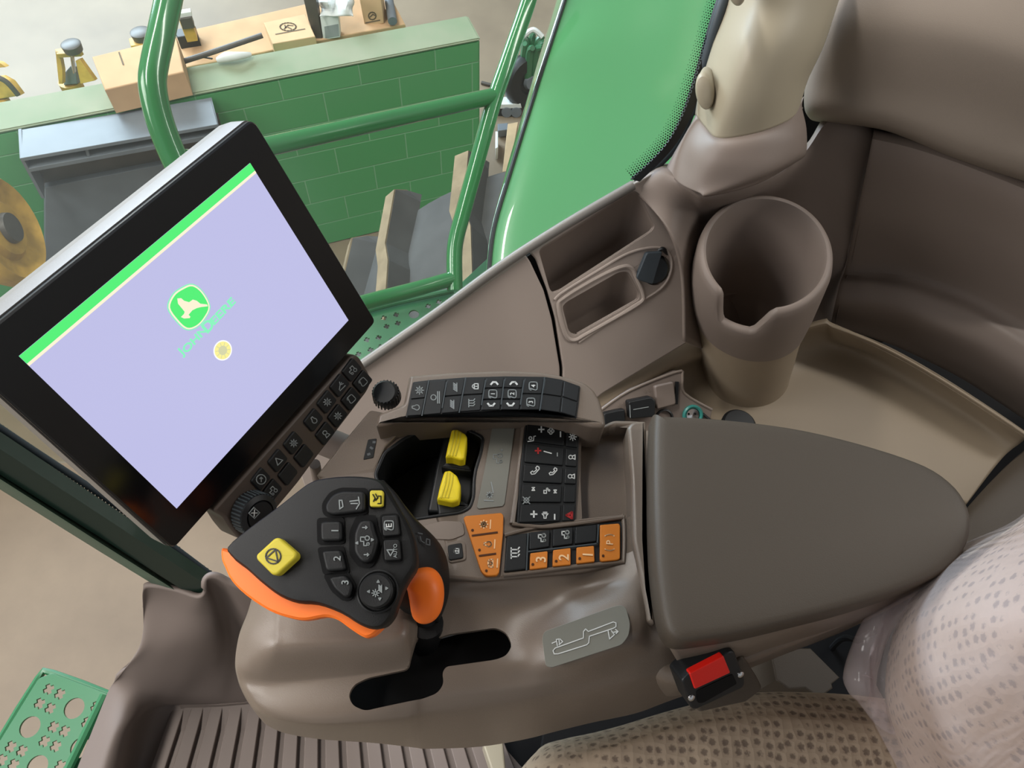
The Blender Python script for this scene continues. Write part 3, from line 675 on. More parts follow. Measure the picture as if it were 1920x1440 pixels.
# raised ridge round the small pocket and the shelf edge highlight
def closed_tube(name, parent, fr, pts, r, m, h=0, sp=4):
    q = smooth([fr.uv(*p, h) for p in pts], sp); seg = 8
    rings = []
    n = len(q)
    for i in range(n):
        a = Vector(q[i-1]); b = Vector(q[(i+1) % n]); d = (b-a).normalized(); nn = Vector((-d.y, d.x))
        rings.append([fr.pt(q[i][0]+nn.x*cos(w)*r, q[i][1]+nn.y*cos(w)*r, h+sin(w)*r) for w in [2*pi*k/seg for k in range(seg)]])
    V = [v for r2 in rings for v in r2]; Fc = []
    for k in range(n):
        for i in range(seg): Fc.append((k*seg+i, k*seg+(i+1) % seg, ((k+1) % n)*seg+(i+1) % seg, ((k+1) % n)*seg+i))
    return mesh(name, V, Fc, m, parent)
closed_tube('pocket_rim', t, FS, [(1047, 574), (1058, 558), (1110, 526), (1160, 502), (1183, 502), (1196, 526), (1206, 552), (1200, 568), (1150, 598), (1100, 626), (1076, 638), (1060, 626)], .0026, M['side'], .0)
tube('raised_border', t, [FS.at(1040, 562, .0), FS.at(1055, 548, .0), FS.at(1120, 508, .0), FS.at(1180, 474, .0), FS.at(1232, 464, .0), FS.at(1256, 478, .0), FS.at(1258, 508, .0), FS.at(1240, 540, .0), FS.at(1190, 572, .0), FS.at(1120, 618, .0), FS.at(1085, 642, .0)], .0018, M['side'], 8, 5)
# sill strip along the window
tube('window_sill_edge', t, [FS.at(600, 742, .0), FS.at(684, 680, .002), FS.at(820, 586, .002), FS.at(940, 498, .002), FS.at(1060, 421, .002), FS.at(1187, 347, .002)], .0055, M['silver'], 12, 4, label='pale window sill edge strip')
# round socket cap
t = thing('power_socket_cap', 'round dark grey socket cap with a raised grip bar on the side console', 'cap', FS.at(1222, 503, -.012))
c0 = FS.at(1222, 503, -.012)
lathe('cap_disc', t, c0, FS.n, [(0, 0), (.0165, 0), (.0172, .002), (.0172, .008), (.0155, .011), (0, .011)], M['seal'], 36)
slab('grip_bar', t, FS, [(1213, 474), (1243, 472), (1225, 534), (1198, 526), (1194, 520)], -.002, .006, M['seal'], r=.003, bev=.0015)
tube('cap_strap', t, [FS.at(1234, 470, .0), FS.at(1244, 467, .002), FS.at(1252, 480, -.004)], .0025, M['black'], 8)

# pillar and its boot
YW = .72
def W(px, py, y=YW): return PY(px, py, y)
rows = [[W(1372, -60, .80), W(1400, -60, .76), W(1440, -60, .73), W(1500, -60, .73), W(1570, -60, .76), W(1592, -60, .80)],
        [W(1358, 10, .78), W(1385, 10, .74), W(1425, 10, .71), W(1490, 10, .71), W(1552, 10, .74), W(1570, 10, .78)],
        [W(1334, 90, .75), W(1358, 92, .71), W(1400, 95, .68), W(1465, 90, .68), W(1525, 88, .71), W(1545, 85, .75)],
        [W(1312, 165, .73), W(1332, 180, .69), W(1370, 190, .66), W(1438, 180, .66), W(1495, 160, .69), W(1515, 150, .73)],
        [W(1303, 215, .72), W(1322, 240, .68), W(1348, 262, .65), W(1420, 252, .65), W(1482, 226, .68), W(1500, 200, .72)]]
struct(loft('trim_2', None, rows, M['cream'], 6, 6, .006))
rows = [[W(1306, 204, .735), W(1325, 229, .70), W(1350, 248, .67), W(1420, 238, .67), W(1486, 212, .70), W(1508, 180, .74)],
        [W(1303, 218, .715), W(1322, 243, .675), W(1348, 264, .645), W(1420, 254, .645), W(1482, 228, .675), W(1504, 200, .72)],
        [W(1285, 250, .70), W(1300, 275, .66), W(1340, 300, .63), W(1420, 292, .63), W(1490, 262, .66), W(1512, 240, .70)],
        [W(1262, 290, .685), W(1288, 320, .645), W(1325, 342, .62), W(1420, 332, .62), W(1490, 300, .655), W(1512, 285, .70)],
        [W(1248, 318, .675), W(1275, 345, .64), W(1312, 362, .615), W(1330, 368, .612), W(1420, 345, .63), W(1500, 300, .69)]]
struct(loft('trim_3', None, rows, M['mauve'], 6, 6, .005))
# body panel around boot, behind the cup holder
rows = [[W(1184, 340, .69), W(1244, 306, .70), W(1292, 332, .67), W(1332, 346, .65), W(1420, 326, .67), W(1508, 274, .78), W(1560, 205, .82), W(1640, 225, .80)],
        [W(1180, 352, .66), W(1240, 322, .665), W(1290, 352, .64), W(1330, 372, .635), W(1420, 352, .665), W(1505, 290, .71), W(1560, 225, .76), W(1640, 255, .76)],
        [W(1215, 384, .64), W(1252, 376, .64), W(1294, 380, .645), W(1330, 395, .655), W(1420, 390, .69), W(1510, 360, .72), W(1570, 330, .74), W(1622, 330, .75)],
        [W(1262, 442, .605), W(1280, 434, .62), W(1306, 432, .645), W(1340, 440, .68), W(1430, 450, .70), W(1520, 440, .71), W(1560, 430, .73), W(1602, 430, .74)],
        [W(1282, 520, .585), W(1300, 530, .60), W(1324, 540, .63), W(1360, 550, .64), W(1430, 560, .67), W(1520, 560, .70), W(1550, 560, .71), W(1575, 560, .72)],
        [W(1285, 640, .545), W(1310, 650, .56), W(1340, 660, .59), W(1380, 660, .61), W(1430, 660, .63), W(1500, 645, .67), W(1535, 630, .68), W(1562, 612, .69)]]
struct(loft('trim_4', None, rows, M['mauve'], 6, 6, .004))
# rear right wall panel with bulging ledge
rows = [[W(1638, 240, .80), W(1644, 240, .79), W(1705, 250, .785), W(1785, 275, .77), W(1865, 305, .755), W(1950, 337, .74)],
        [W(1636, 262, .745), W(1642, 262, .74), W(1700, 275, .735), W(1780, 300, .72), W(1860, 330, .705), W(1940, 362, .69)],
        [W(1612, 380, .735), W(1618, 382, .73), W(1690, 392, .725), W(1770, 410, .71), W(1850, 440, .695), W(1940, 480, .67)],
        [W(1588, 500, .73), W(1594, 500, .725), W(1680, 505, .72), W(1760, 525, .705), W(1840, 556, .685), W(1940, 612, .65)],
        [W(1578, 530, .705), W(1584, 530, .70), W(1675, 540, .69), W(1755, 565, .675), W(1835, 600, .655), W(1940, 665, .615)],
        [W(1568, 570, .685), W(1574, 572, .68), W(1665, 585, .67), W(1745, 612, .65), W(1825, 655, .63), W(1940, 730, .585)],
        [W(1562, 600, .69), W(1566, 612, .685), W(1655, 640, .67), W(1735, 675, .65), W(1820, 720, .625), W(1940, 800, .58)]]
struct(loft('trim_5', None, rows, M['mauve'], 6, 6, .006))
struct(slab('wall_right', None, Fr((0, .90, 0), (0, -1, 0), (1, 0, 0)), [(1400, 240), (1490, 215), (1500, 120), (1580, -80), (2000, -80), (2050, 900), (1640, 640), (1540, 600), (1400, 460)], -.03, 0, M['deep']))  # black backing sheet; its colour supplies the dark shade in the trim gaps
# padded panel top right
rows = [[PY(1575, -60, .86), PY(1600, -60, .82), PY(1720, -60, .80), PY(1850, -60, .79), PY(1960, -60, .78)],
        [PY(1540, 40, .84), PY(1562, 40, .78), PY(1700, 50, .75), PY(1830, 70, .73), PY(1960, 110, .71)],
        [PY(1512, 150, .82), PY(1530, 150, .76), PY(1680, 170, .73), PY(1820, 200, .71), PY(1960, 250, .69)],
        [PY(1508, 200, .80), PY(1526, 205, .745), PY(1670, 225, .72), PY(1810, 275, .695), PY(1960, 325, .675)],
        [PY(1518, 222, .80), PY(1536, 226, .76), PY(1660, 242, .735), PY(1800, 298, .71), PY(1960, 350, .69)],
        [PY(1528, 226, .84), PY(1545, 230, .80), PY(1660, 246, .78), PY(1800, 303, .76), PY(1960, 356, .74)]]
t = loft('padded_panel', None, rows, M['padcover'], 7, 7, .01)
tag(t, 'large soft taupe padded panel at the upper right, behind the cream pillar', 'padded panel')
# beige shelf (rear right)
SHZ = .33
rows = [[P(1085, 775, .37), P(1125, 724, .385), P(1282, 630, .415), P(1400, 640, .36), P(1535, 600, .40), P(1562, 606, .40), P(1660, 650, .395), P(1760, 705, .39), P(1860, 768, .385), P(1930, 815, .38)],
        [P(1104, 812, .352), P(1152, 757, .372), P(1300, 668, .396), P(1400, 655, .36), P(1532, 612, .398), P(1566, 618, .398), P(1658, 655, .393), P(1757, 710, .388), P(1857, 774, .383), P(1925, 820, .378)],
        [P(1105, 830, .33), P(1160, 778, .345), P(1300, 690, .35), P(1400, 675, .34), P(1528, 628, .36), P(1572, 640, .36), P(1655, 668, .36), P(1750, 722, .355), P(1850, 790, .35), P(1912, 832, .35)],
        [P(1110, 860, .32), P(1180, 820, .325), P(1310, 750, .33), P(1400, 720, .33), P(1520, 670, .333), P(1575, 658, .333), P(1650, 690, .333), P(1740, 745, .333), P(1830, 800, .333), P(1888, 850, .335)],
        [P(1120, 920, .32), P(1200, 880, .32), P(1320, 830, .325), P(1420, 800, .33), P(1520, 760, .33), P(1600, 750, .33), P(1660, 780, .33), P(1740, 820, .33), P(1810, 860, .33), P(1858, 885, .33)],
        [P(1130, 1100, .32), P(1250, 1080, .32), P(1350, 1050, .32), P(1450, 1000, .32), P(1550, 950, .32), P(1640, 900, .32), P(1700, 920, .32), P(1750, 930, .32), P(1790, 940, .32), P(1812, 946, .32)]]
struct(loft('trim_6', None, rows, M['beige'], 6, 6, .006))
# lower rear panel beyond the dark gap
rows = [[P(1935, 832, .345), P(1960, 850, .36), P(2000, 880, .37)], [P(1880, 880, .34), P(1905, 895, .355), P(1960, 940, .36)], [P(1815, 950, .33), P(1835, 965, .345), P(1930, 1040, .35)], [P(1770, 1010, .32), P(1800, 1030, .335), P(1900, 1120, .34)]]
struct(loft('trim_7', None, rows, M['lid'], 6, 6, .03))
# dark underbody below shelves and under the seat
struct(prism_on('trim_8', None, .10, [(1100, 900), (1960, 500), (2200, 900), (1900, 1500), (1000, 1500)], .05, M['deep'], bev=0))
# window seal and ceramic dots
sealpts = [(1380, -60), (1352, 20), (1330, 95), (1308, 170), (1290, 222), (1264, 272), (1232, 308), (1192, 340)]
t = thing('window_seal', 'dark grey rubber window seal curving down beside the cream pillar', 'seal', W(1290, 222, .74))
ys = [.80, .77, .755, .74, .725, .705, .685, .665]
tube('seal_lip', t, [PY(x-1, y, yy) for (x, y), yy in zip(sealpts, ys)], [.006, .006, .006, .006, .006, .007, .006, .002], M['seal'], 12, 5)
tube('seal_bead', t, [PY(x-9, y-4, yy+.008) for (x, y), yy in zip(sealpts, ys)], [.003]*7+[.001], M['seal'], 10, 5)
# window panes: side window along the sill, plane leaning outwards
GA = FS.at(640, 722, .002); GB = FS.at(1192, 341, .002); GC = PY(1352, 20, .785)
gn = F3(GA, GB, GC)
q = [gn.at(*p) for p in [(430, 868), (640, 722), (1192, 341), (1232, 308), (1290, 222), (1330, 95), (1400, -150), (300, -150), (300, 600)]]
g = slab('window_1', None, gn, [gn.uv(*p) for p in [(430, 868), (640, 722), (1192, 341), (1232, 308), (1264, 272), (1290, 222), (1330, 95), (1400, -150), (-1200, -150), (-1200, 868)]], -.004, 0, M['glass'], uv=True)
struct(g)
# ceramic dot border on the glass
V = []; Fc = []
def dot(px, py, r):
    k = len(V)
    for i in range(8): V.append(gn.at(px+r*cos(i*pi/4), py+r*sin(i*pi/4), .0006))
    Fc.append(tuple(range(k, k+8)))
pl = [Vector(p) for p in [(1372, -60), (1343, 20), (1321, 95), (1299, 166), (1281, 216), (1255, 264), (1224, 300), (1184, 338)]]
pth = []
for i in range(len(pl)-1):
    for j in range(16): pth.append(cr_(pl[max(0, i-1)], pl[i], pl[i+1], pl[min(len(pl)-1, i+2)], j/16))
step = 4.7; acc = 0; last = pth[0]; idx = 0
for p_, q_ in zip(pth[:-1], pth[1:]):
    d = (q_-p_); L = d.length; acc += L
    while acc >= step:
        acc -= step; d2 = d.normalized(); nn = Vector((-d2.y, d2.x)) if d2.x < 0 else Vector((d2.y, -d2.x))
        if nn.x > 0: nn = -nn
        for k in range(5):
            c = q_-d2*acc+nn*(k*4.7+(2.35 if idx % 2 else 0)+1); dot(c.x, c.y, 2.0*(1-.16*k))
        idx += 1
struct(mesh('trim_9', V, Fc, M['ink'], sm=False))
fb_ = [(p.x, p.y) for p in pth[::4]]+[(pth[-1].x, pth[-1].y)]
struct(slab('trim_10', None, gn, fb_+[(x+14, y+4) for x, y in fb_[::-1]], .0002, .0008, M['ink']))

# knobs on the pillar
for (kx, ky, lb) in ((1322, 170, 'oval cream knob on the pillar beside the window seal, the lower one'), (1381, -24, 'oval cream knob at the top picture edge on the pillar, the upper one')):
    fk_ = Fr(PY(kx, ky, .685), (-.25, -.9, .35), (1, 0, 0))
    qk = ccw([fk_.uv(kx+18*cos(2*pi*k/32)+3*sin(2*pi*k/32), ky+35*sin(2*pi*k/32), .0) for k in range(32)])
    tag(dome('pillar_knob', None, fk_, qk, [(.9, -.03), (.95, -.01), (1, -.002), (.97, .003), (.86, .007), (.6, .009), (.2, .0095)], M['cream']), lb, 'knob', 'pillar knobs')

# front corner pillar and windshield border
t = thing('front_corner_post', 'dark green cab corner post running down to the taupe floor moulding', 'post', PD(390, 1110, .88))
def quadsweep(name, parent, secs, m, label=None):
    V, Fc = layers(secs); return mesh(name, V, Fc, m, parent, label=label)
def sec(px, py, d, wpx, dirpx, th):
    nx, ny = dirpx
    return [PD(px+nx*wpx, py+ny*wpx, d), PD(px+nx*wpx*.2, py+ny*wpx*.2, d-th*.5), PD(px-nx*wpx, py-ny*wpx, d), PD(px-nx*wpx*.8, py-ny*wpx*.8, d+th), PD(px+nx*wpx*.8, py+ny*wpx*.8, d+th)]
dn = Vector((.55, -.83))
quadsweep('post', t, [sec(-160, 745, .72, 34, dn, .03), sec(0, 850, .77, 34, dn, .03), sec(200, 980, .83, 30, dn, .03), sec(370, 1092, .88, 27, dn, .03), sec(392, 1106, .888, 25, dn, .03)], M['pillar'])
quadsweep('green_edge', t, [sec(-170, 790, .735, 14, dn, .03), sec(-10, 895, .785, 14, dn, .03), sec(190, 1022, .845, 12, dn, .03), sec(330, 1110, .89, 10, dn, .03)], mat('olive_green_edge', '#3d5243', .4, .5), label='muted green outer edge of the post')
tube('rubber_strip', t, [PD(-120, 722, .745), PD(60, 842, .80), PD(230, 955, .85), PD(396, 1078, .90)], .0035, M['seal'], 10, 4)
for sgn in (0,):
    V = []; Fc = []
    for k in range(70):
        px = -60+k*6.6; py = 768+k*4.55; d = .81+.0016*k
        w0 = 16 if px < 330 else 10
        a, b, c, e = PD(px, py, d), PD(px+6.0, py+4.1, d), PD(px+8.6, py-2-w0*.55, d), PD(px+5.2, py-3-w0*.55, d)
        n0 = len(V); off = (ray(px, py).normalized())*.001
        V += [a, b, c, e, a+off, b+off, c+off, e+off]; Fc += [(n0, n0+1, n0+2, n0+3), (n0+4, n0+5, n0+6, n0+7), (n0, n0+1, n0+5, n0+4), (n0+1, n0+2, n0+6, n0+5), (n0+2, n0+3, n0+7, n0+6), (n0+3, n0, n0+4, n0+7)]
    struct(mesh('trim_11', V, Fc, M['ink'], sm=False))
# floor moulding
rows = [[P(268, 1140, .28), P(268, 1108, .33), P(283, 1100, .34), P(330, 1108, .34), P(370, 1120, .34), P(386, 1108, .35), P(388, 1085, .36), P(405, 1082, .36), P(440, 1098, .35), P(520, 1120, .34)],
        [P(268, 1190, .22), P(272, 1150, .27), P(285, 1130, .30), P(330, 1140, .31), P(365, 1150, .31), P(395, 1145, .31), P(410, 1130, .31), P(430, 1130, .30), P(470, 1160, .28), P(540, 1180, .25)],
        [P(256, 1222, .19), P(266, 1212, .215), P(290, 1200, .24), P(330, 1200, .26), P(370, 1205, .26), P(405, 1205, .25), P(425, 1200, .23), P(445, 1200, .21), P(480, 1220, .18), P(560, 1230, .15)],
        [P(224, 1268, .125), P(236, 1258, .14), P(262, 1252, .155), P(308, 1256, .158), P(350, 1262, .15), P(390, 1262, .14), P(420, 1262, .13), P(450, 1260, .12), P(500, 1270, .10), P(600, 1280, .08)],
        [P(205, 1292, .08), P(222, 1290, .10), P(250, 1300, .10), P(280, 1310, .08), P(305, 1318, .05), P(340, 1318, .035), P(400, 1318, .03), P(440, 1315, .03), P(520, 1310, .03), P(650, 1310, .03)],
        [P(176, 1362, .06), P(192, 1362, .09), P(215, 1370, .105), P(245, 1360, .09), P(270, 1340, .05), P(300, 1330, .025), P(360, 1328, .02), P(440, 1326, .02), P(520, 1320, .02), P(700, 1320, .02)],
        [P(143, 1445, .05), P(158, 1445, .08), P(190, 1445, .10), P(225, 1440, .08), P(250, 1420, .03), P(280, 1410, .01), P(340, 1420, .005), P(440, 1420, .005), P(520, 1420, .005), P(700, 1420, .005)],
        [P(110, 1530, .05), P(125, 1530, .08), P(160, 1530, .10), P(200, 1525, .08), P(230, 1510, .02), P(260, 1500, .0), P(340, 1500, .0), P(440, 1500, .0), P(520, 1500, .0), P(700, 1500, .0)]]
struct(loft('trim_12', None, rows, M['mat'], 6, 6, .006))
# ribbed floor mat
t = thing('floor_mat', 'brown rubber floor mat with long parallel ribs, below the console nose', 'floor mat', P(600, 1400, 0))
prism_on('mat_base', t, .012, [(275, 1520), (318, 1322), (600, 1310), (900, 1350), (980, 1440), (980, 1560)], .03, M['mat'], bev=.001)
for i in range(17):
    x0 = 325+i*35.5; x1 = 282+i*41
    prism_on('rib', t, .020, [(x0, 1321), (x0+23, 1320), (x1+27, 1440), (x1+30, 1520), (x1-20, 1520), (x1, 1440)], .009, M['mat'], bev=.0015)
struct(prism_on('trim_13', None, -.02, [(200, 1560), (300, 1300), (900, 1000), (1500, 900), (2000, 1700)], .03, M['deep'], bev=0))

# cab roof and walls out of view, so that the interior is shaded the way a cab is
struct(slab('ceiling', None, Fr((0, 0, 1.62), (0, 0, 1)), [(-.7, -1.1), (1.0, -1.1), (1.0, .70), (-.35, .70), (-.7, .3)], 0, .06, M['padcover'], uv=True))
struct(slab('wall_rear', None, Fr((1.0, 0, 0), (1, 0, 0), (0, 1, 0)), [(-1.1, 0), (.70, 0), (.70, .9), (-1.1, .9)], 0, .04, M['padcover'], uv=True))

# ================================================================ cup holder
t = thing('cup_holder', 'tapered brown cup holder with a notched rim on a beige base', 'cup holder', P(1400, 745, SHZ))
RZ = .55
ctr = P(1428, 490, RZ); bc = P(1395, 690, SHZ)
seg = 96
def ring(c, r, z, e=1.0): return [Vector((c.x+r*cos(2*pi*k/seg), c.y+r*e*sin(2*pi*k/seg), z)) for k in range(seg)]
def mixc(k, z): c = ctr.lerp(bc, k); return Vector((c.x, c.y, z))
R0 = .0755
nd = P(1393, 590, RZ)-ctr; na = math.atan2(nd.y, nd.x)
def nring(k0, z, r):
    c = mixc(k0, z); out = []
    for k in range(seg):
        a = 2*pi*k/seg; d = abs((a-na+pi) % (2*pi)-pi); f = max(0, min(1, (rad(27)-d)/rad(13))); f = f*f*(3-2*f)
        top = RZ-.038*f; zz = z if z < RZ-.06 else RZ-.06+(z-(RZ-.06))*(top-(RZ-.06))/.06
        wt_ = max(0, min(1, (z-(RZ-.11))/.09)); zz += .034*(1-cos(a-na))/2*wt_
        out.append(Vector((c.x+r*cos(a), c.y+r*sin(a), zz)))
    return out
prof = [(.3, RZ-.18, R0*.45), (.3, RZ-.175, R0*.5), (.15, RZ-.09, R0*.64), (.06, RZ-.055, R0*.74), (.02, RZ-.02, R0*.82), (0, RZ-.005, R0*.86), (0, RZ-.001, R0*.885), (0, RZ, R0*.92), (0, RZ-.001, R0*.955), (0, RZ-.004, R0*.985), (.02, RZ-.012, R0*1.01), (.08, RZ-.04, R0*1.02), (.2, RZ-.07, R0*1.0), (.36, RZ-.10, R0*.94), (.36, RZ-.115, R0*.6), (.36, RZ-.19, R0*.55)]
V, Fc = layers([nring(k, z, r) for k, z, r in prof], True, True)
cup = mesh('upper_cup', V, Fc, M['mauve'], t)
prof = [(.36, RZ-.1005, R0*.925), (.5, RZ-.13, R0*.90), (.75, SHZ+.05, R0*.86), (1.0, SHZ+.004, R0*.82), (1.0, SHZ-.004, R0*.86)]
rings = [ring(mixc(k, z), r, z) for k, z, r in prof]
V, Fc = layers(rings, False, True); mesh('beige_base', V, Fc, M['beige'], t, label='beige lower base of the cup holder')

# ================================================================ switch plate below the cup holder
t = thing('switch_plate', 'brown plate with two black rocker switches and a sunken socket, beside the cup holder', 'switch panel', P(1220, 760, .37))
FW = F3(P(1130, 770, .372), P(1275, 700, .395), P(1320, 775, .36))
slab('plate', t, FW, [(1128, 765), (1180, 730), (1270, 695), (1282, 700), (1284, 735), (1290, 742), (1336, 768), (1330, 800), (1240, 840), (1120, 840)], -.02, .003, M['mauve'], r=.003, bev=.002)
tube('plate_edge', t, [FW.at(1128, 768, .003), FW.at(1180, 733, .003), FW.at(1270, 697, .003), FW.at(1280, 706, .003), FW.at(1283, 737, .003), FW.at(1335, 768, .003)], .0018, M['brownp'], 8, 4)
o = slab('rocker_switch', t, FW, [(1132, 775), (1158, 769), (1172, 767), (1173, 795), (1160, 802), (1134, 801)], .002, .014, M['black'], r=.003, bev=.002)
o = slab('rocker_switch', t, FW, [(1178, 753), (1222, 744), (1230, 752), (1228, 782), (1182, 786)], .002, .018, M['black'], r=.003, bev=.002)
strokes('switch_marks', o, FW, [[(1181, 760), (1182, 783)], [(1188, 768), (1216, 763)]], .0008, M['grey'], h=.0185)
slab('socket_flap', t, FW, [(1228, 724), (1264, 716), (1268, 758), (1232, 768)], .002, .012, M['mauve'], r=.003, bev=.002)
slab('flap_slot', t, FW, [(1267, 716), (1273, 716), (1271, 758), (1266, 758)], .002, .006, M['black'])
lathe('key_hole', t, FW.at(1245, 783, .003), FW.n, [(.0115, -.002), (.0115, .003), (.0095, .004), (.0085, 0), (0, -.001)], M['black'], 28)
strokes('raised_digits', t, FW, [[(1208, 733), (1211, 736)], [(1215, 731), (1218, 734)], [(1160, 760), (1163, 762)], [(1168, 757), (1171, 760)]], .0016, M['brownp'], h=.0035)
t = thing('accessory_socket', 'small round socket with a teal ring and open tethered cap, next to the armrest', 'socket', FW.at(1298, 778, .003))
lathe('socket_ring', t, FW.at(1298, 778, .003), FW.n, [(.0135, 0), (.0135, .003), (.0115, .0045), (.0095, .003), (.009, -.006)], M['teal'], 32, cap1=False, cap0=False)
lathe('socket_core', t, FW.at(1298, 778, .003), FW.n, [(.009, -.008), (.009, .001), (.0082, .002), (0, .0005)], M['steel'], 28)
for x in (1291, 1303): lathe('contact_hole', t, FW.at(x, 776, .004), FW.n, [(.0014, 0), (.0014, .0012), (0, .0012)], M['deep'], 10)
tube('tether', t, [FW.at(1318, 776, .004), FW.at(1332, 788, .005), FW.at(1345, 796, .004), FW.at(1360, 799, .004)], .0018, M['black'], 8)
lathe('tethered_cap', t, P(1383, 800, .345), (0, 0, 1), [(0, 0), (.0225, 0), (.0225, .006), (.019, .010), (0, .010)], M['black'], 28)

# ================================================================ armrest console
HZ = .60
t = thing('armrest_console', 'brown operator armrest console with key panels and a padded lid', 'console', P(1000, 1150, .40)); AC = t
FD = FZ(HZ)
def cpt(l): return [P(*p) for p in l]
rows = [cpt([(486, 1118, .50), (472, 1155, .49), (458, 1190, .48), (450, 1225, .48), (449, 1255, .48), (454, 1280, .48), (460, 1298, .48), (470, 1318, .48), (482, 1334, .48), (495, 1350, .47)]),
        cpt([(476, 1110, .585), (464, 1150, .58), (450, 1185, .575), (443, 1220, .572), (441, 1250, .568), (446, 1275, .565), (452, 1292, .56), (462, 1312, .555), (476, 1332, .54), (494, 1354, .48)]),
        cpt([(482, 1106, .60), (470, 1150, .60), (458, 1188, .598), (450, 1222, .592), (449, 1252, .588), (455, 1276, .58), (462, 1296, .578), (472, 1318, .572), (482, 1338, .556), (498, 1358, .49)]),
        cpt([(512, 1095, .613), (510, 1140, .615), (506, 1180, .615), (502, 1216, .613), (484, 1258, .594), (480, 1280, .584), (484, 1305, .582), (492, 1330, .578), (500, 1346, .562), (512, 1366, .49)]),
        cpt([(540, 1090, .615), (540, 1140, .617), (538, 1180, .617), (536, 1218, .615), (528, 1268, .590), (528, 1286, .584), (528, 1320, .583), (530, 1346, .578), (534, 1357, .562), (540, 1376, .49)]),
        cpt([(610, 1080, .615), (610, 1140, .617), (610, 1180, .617), (610, 1215, .615), (606, 1264, .590), (604, 1282, .585), (602, 1325, .583), (600, 1352, .578), (600, 1364, .565), (600, 1386, .50)]),
        cpt([(700, 1080, .615), (700, 1140, .617), (700, 1175, .617), (700, 1210, .615), (700, 1256, .59), (700, 1270, .586), (700, 1310, .584), (700, 1343, .578), (700, 1362, .563), (700, 1393, .50)]),
        cpt([(750, 1080, .612), (752, 1130, .616), (755, 1165, .616), (758, 1200, .614), (762, 1246, .59), (762, 1260, .586), (760, 1300, .583), (760, 1332, .576), (758, 1358, .56), (755, 1399, .49)]),
        cpt([(768, 1070, .603), (772, 1105, .602), (774, 1145, .602), (776, 1190, .60), (778, 1244, .588), (780, 1256, .586), (780, 1294, .582), (780, 1327, .575), (780, 1354, .558), (780, 1402, .49)]),
        cpt([(795, 1062, .598), (796, 1095, .59), (797, 1132, .586), (798, 1185, .586), (800, 1235, .586), (802, 1252, .585), (803, 1288, .581), (803, 1321, .573), (803, 1350, .556), (803, 1404, .49)]),
        cpt([(880, 1062, .598), (885, 1092, .596), (890, 1118, .586), (895, 1160, .579), (898, 1205, .580), (898, 1240, .583), (900, 1275, .579), (900, 1305, .572), (900, 1340, .553), (900, 1400, .49)]),
        cpt([(960, 1058, .598), (962, 1085, .597), (964, 1112, .588), (962, 1145, .579), (958, 1200, .579), (965, 1243, .583), (980, 1274, .578), (985, 1297, .571), (985, 1328, .552), (985, 1386, .49)]),
        cpt([(1030, 1052, .598), (1032, 1078, .597), (1034, 1106, .591), (1030, 1140, .588), (1012, 1195, .590), (1015, 1245, .588), (1025, 1270, .580), (1035, 1290, .570), (1040, 1318, .55), (1040, 1372, .49)]),
        cpt([(1100, 1046, .598), (1100, 1070, .596), (1100, 1100, .590), (1096, 1135, .602), (1088, 1180, .608), (1090, 1228, .606), (1098, 1256, .587), (1104, 1278, .570), (1108, 1306, .55), (1110, 1355, .49)]),
        cpt([(1165, 1040, .60), (1170, 1060, .601), (1175, 1088, .603), (1182, 1120, .610), (1188, 1165, .612), (1182, 1205, .607), (1180, 1235, .586), (1180, 1262, .570), (1180, 1290, .55), (1190, 1338, .49)]),
        cpt([(1195, 1030, .603), (1200, 1055, .605), (1206, 1085, .605), (1212, 1125, .605), (1218, 1165, .603), (1220, 1200, .595), (1226, 1225, .582), (1230, 1248, .568), (1235, 1274, .55), (1245, 1318, .49)]),
        cpt([(1228, 1020, .603), (1228, 1055, .605), (1230, 1085, .605), (1236, 1125, .605), (1242, 1165, .603), (1250, 1198, .595), (1262, 1215, .582), (1272, 1234, .568), (1280, 1256, .55), (1295, 1300, .49)])]
body = loft('body', t, rows, M['brown'], 5, 5, .005)
bpy.context.view_layer.update(); bake(body)
slotpx = [(822, 1196), (840, 1188), (930, 1173), (950, 1183), (961, 1207), (950, 1228), (930, 1236), (836, 1250), (829, 1262), (832, 1280), (820, 1297), (790, 1308), (683, 1332), (660, 1322), (653, 1303), (664, 1284), (690, 1272), (766, 1256), (772, 1236), (782, 1200)]
c = slab('c', None, FZ(.584), slotpx, -.06, .04, M['deep'], sp=0, r=.004, hp=0)
cut(body, [c])
slab('slot_well', t, FZ(.578), [(640, 1250), (1000, 1150), (1010, 1260), (700, 1345), (645, 1335)], -.07, -.03, M['deep'])
# deck under the key panels, with the lever bay cut out
deck = slab('deck', t, FD, [(596, 900), (640, 838), (700, 772), (760, 782), (900, 782), (1100, 812), (1150, 787), (1192, 788), (1212, 790), (1214, 1000), (1213, 1050), (1175, 1056), (1100, 1072), (900, 1090), (845, 1084), (760, 1085), (560, 1085), (560, 950)], -.10, 0, M['brown'], r=.004, bev=.003)
baypx = [(836, 795), (872, 802), (907, 820), (903, 848), (893, 880), (890, 900), (889, 932), (882, 953), (865, 962), (822, 968), (775, 975), (735, 950), (712, 915), (702, 890), (720, 848), (760, 820), (800, 803)]
c = slab('c', None, FD, baypx, -.06, .02, M['deep'], r=.004, hp=0)
hollow = slab('c', None, FD, [(1090, 818), (1148, 800), (1183, 803), (1184, 965), (1175, 972), (1092, 985), (1088, 900)], -.016, .02, M['brown'], r=.004, hp=0)
cut(deck, [c, hollow])
q = rnd(ccw([FD.uv(*p, 0) for p in baypx]), .004)
V, Fc = layers([[FD.pt(*p, .0008) for p in inset(q, -.0006)], [FD.pt(*p, -.0002) for p in inset(q, .0012)], [FD.pt(*p, -.058) for p in inset(q, .004)]], False, True)
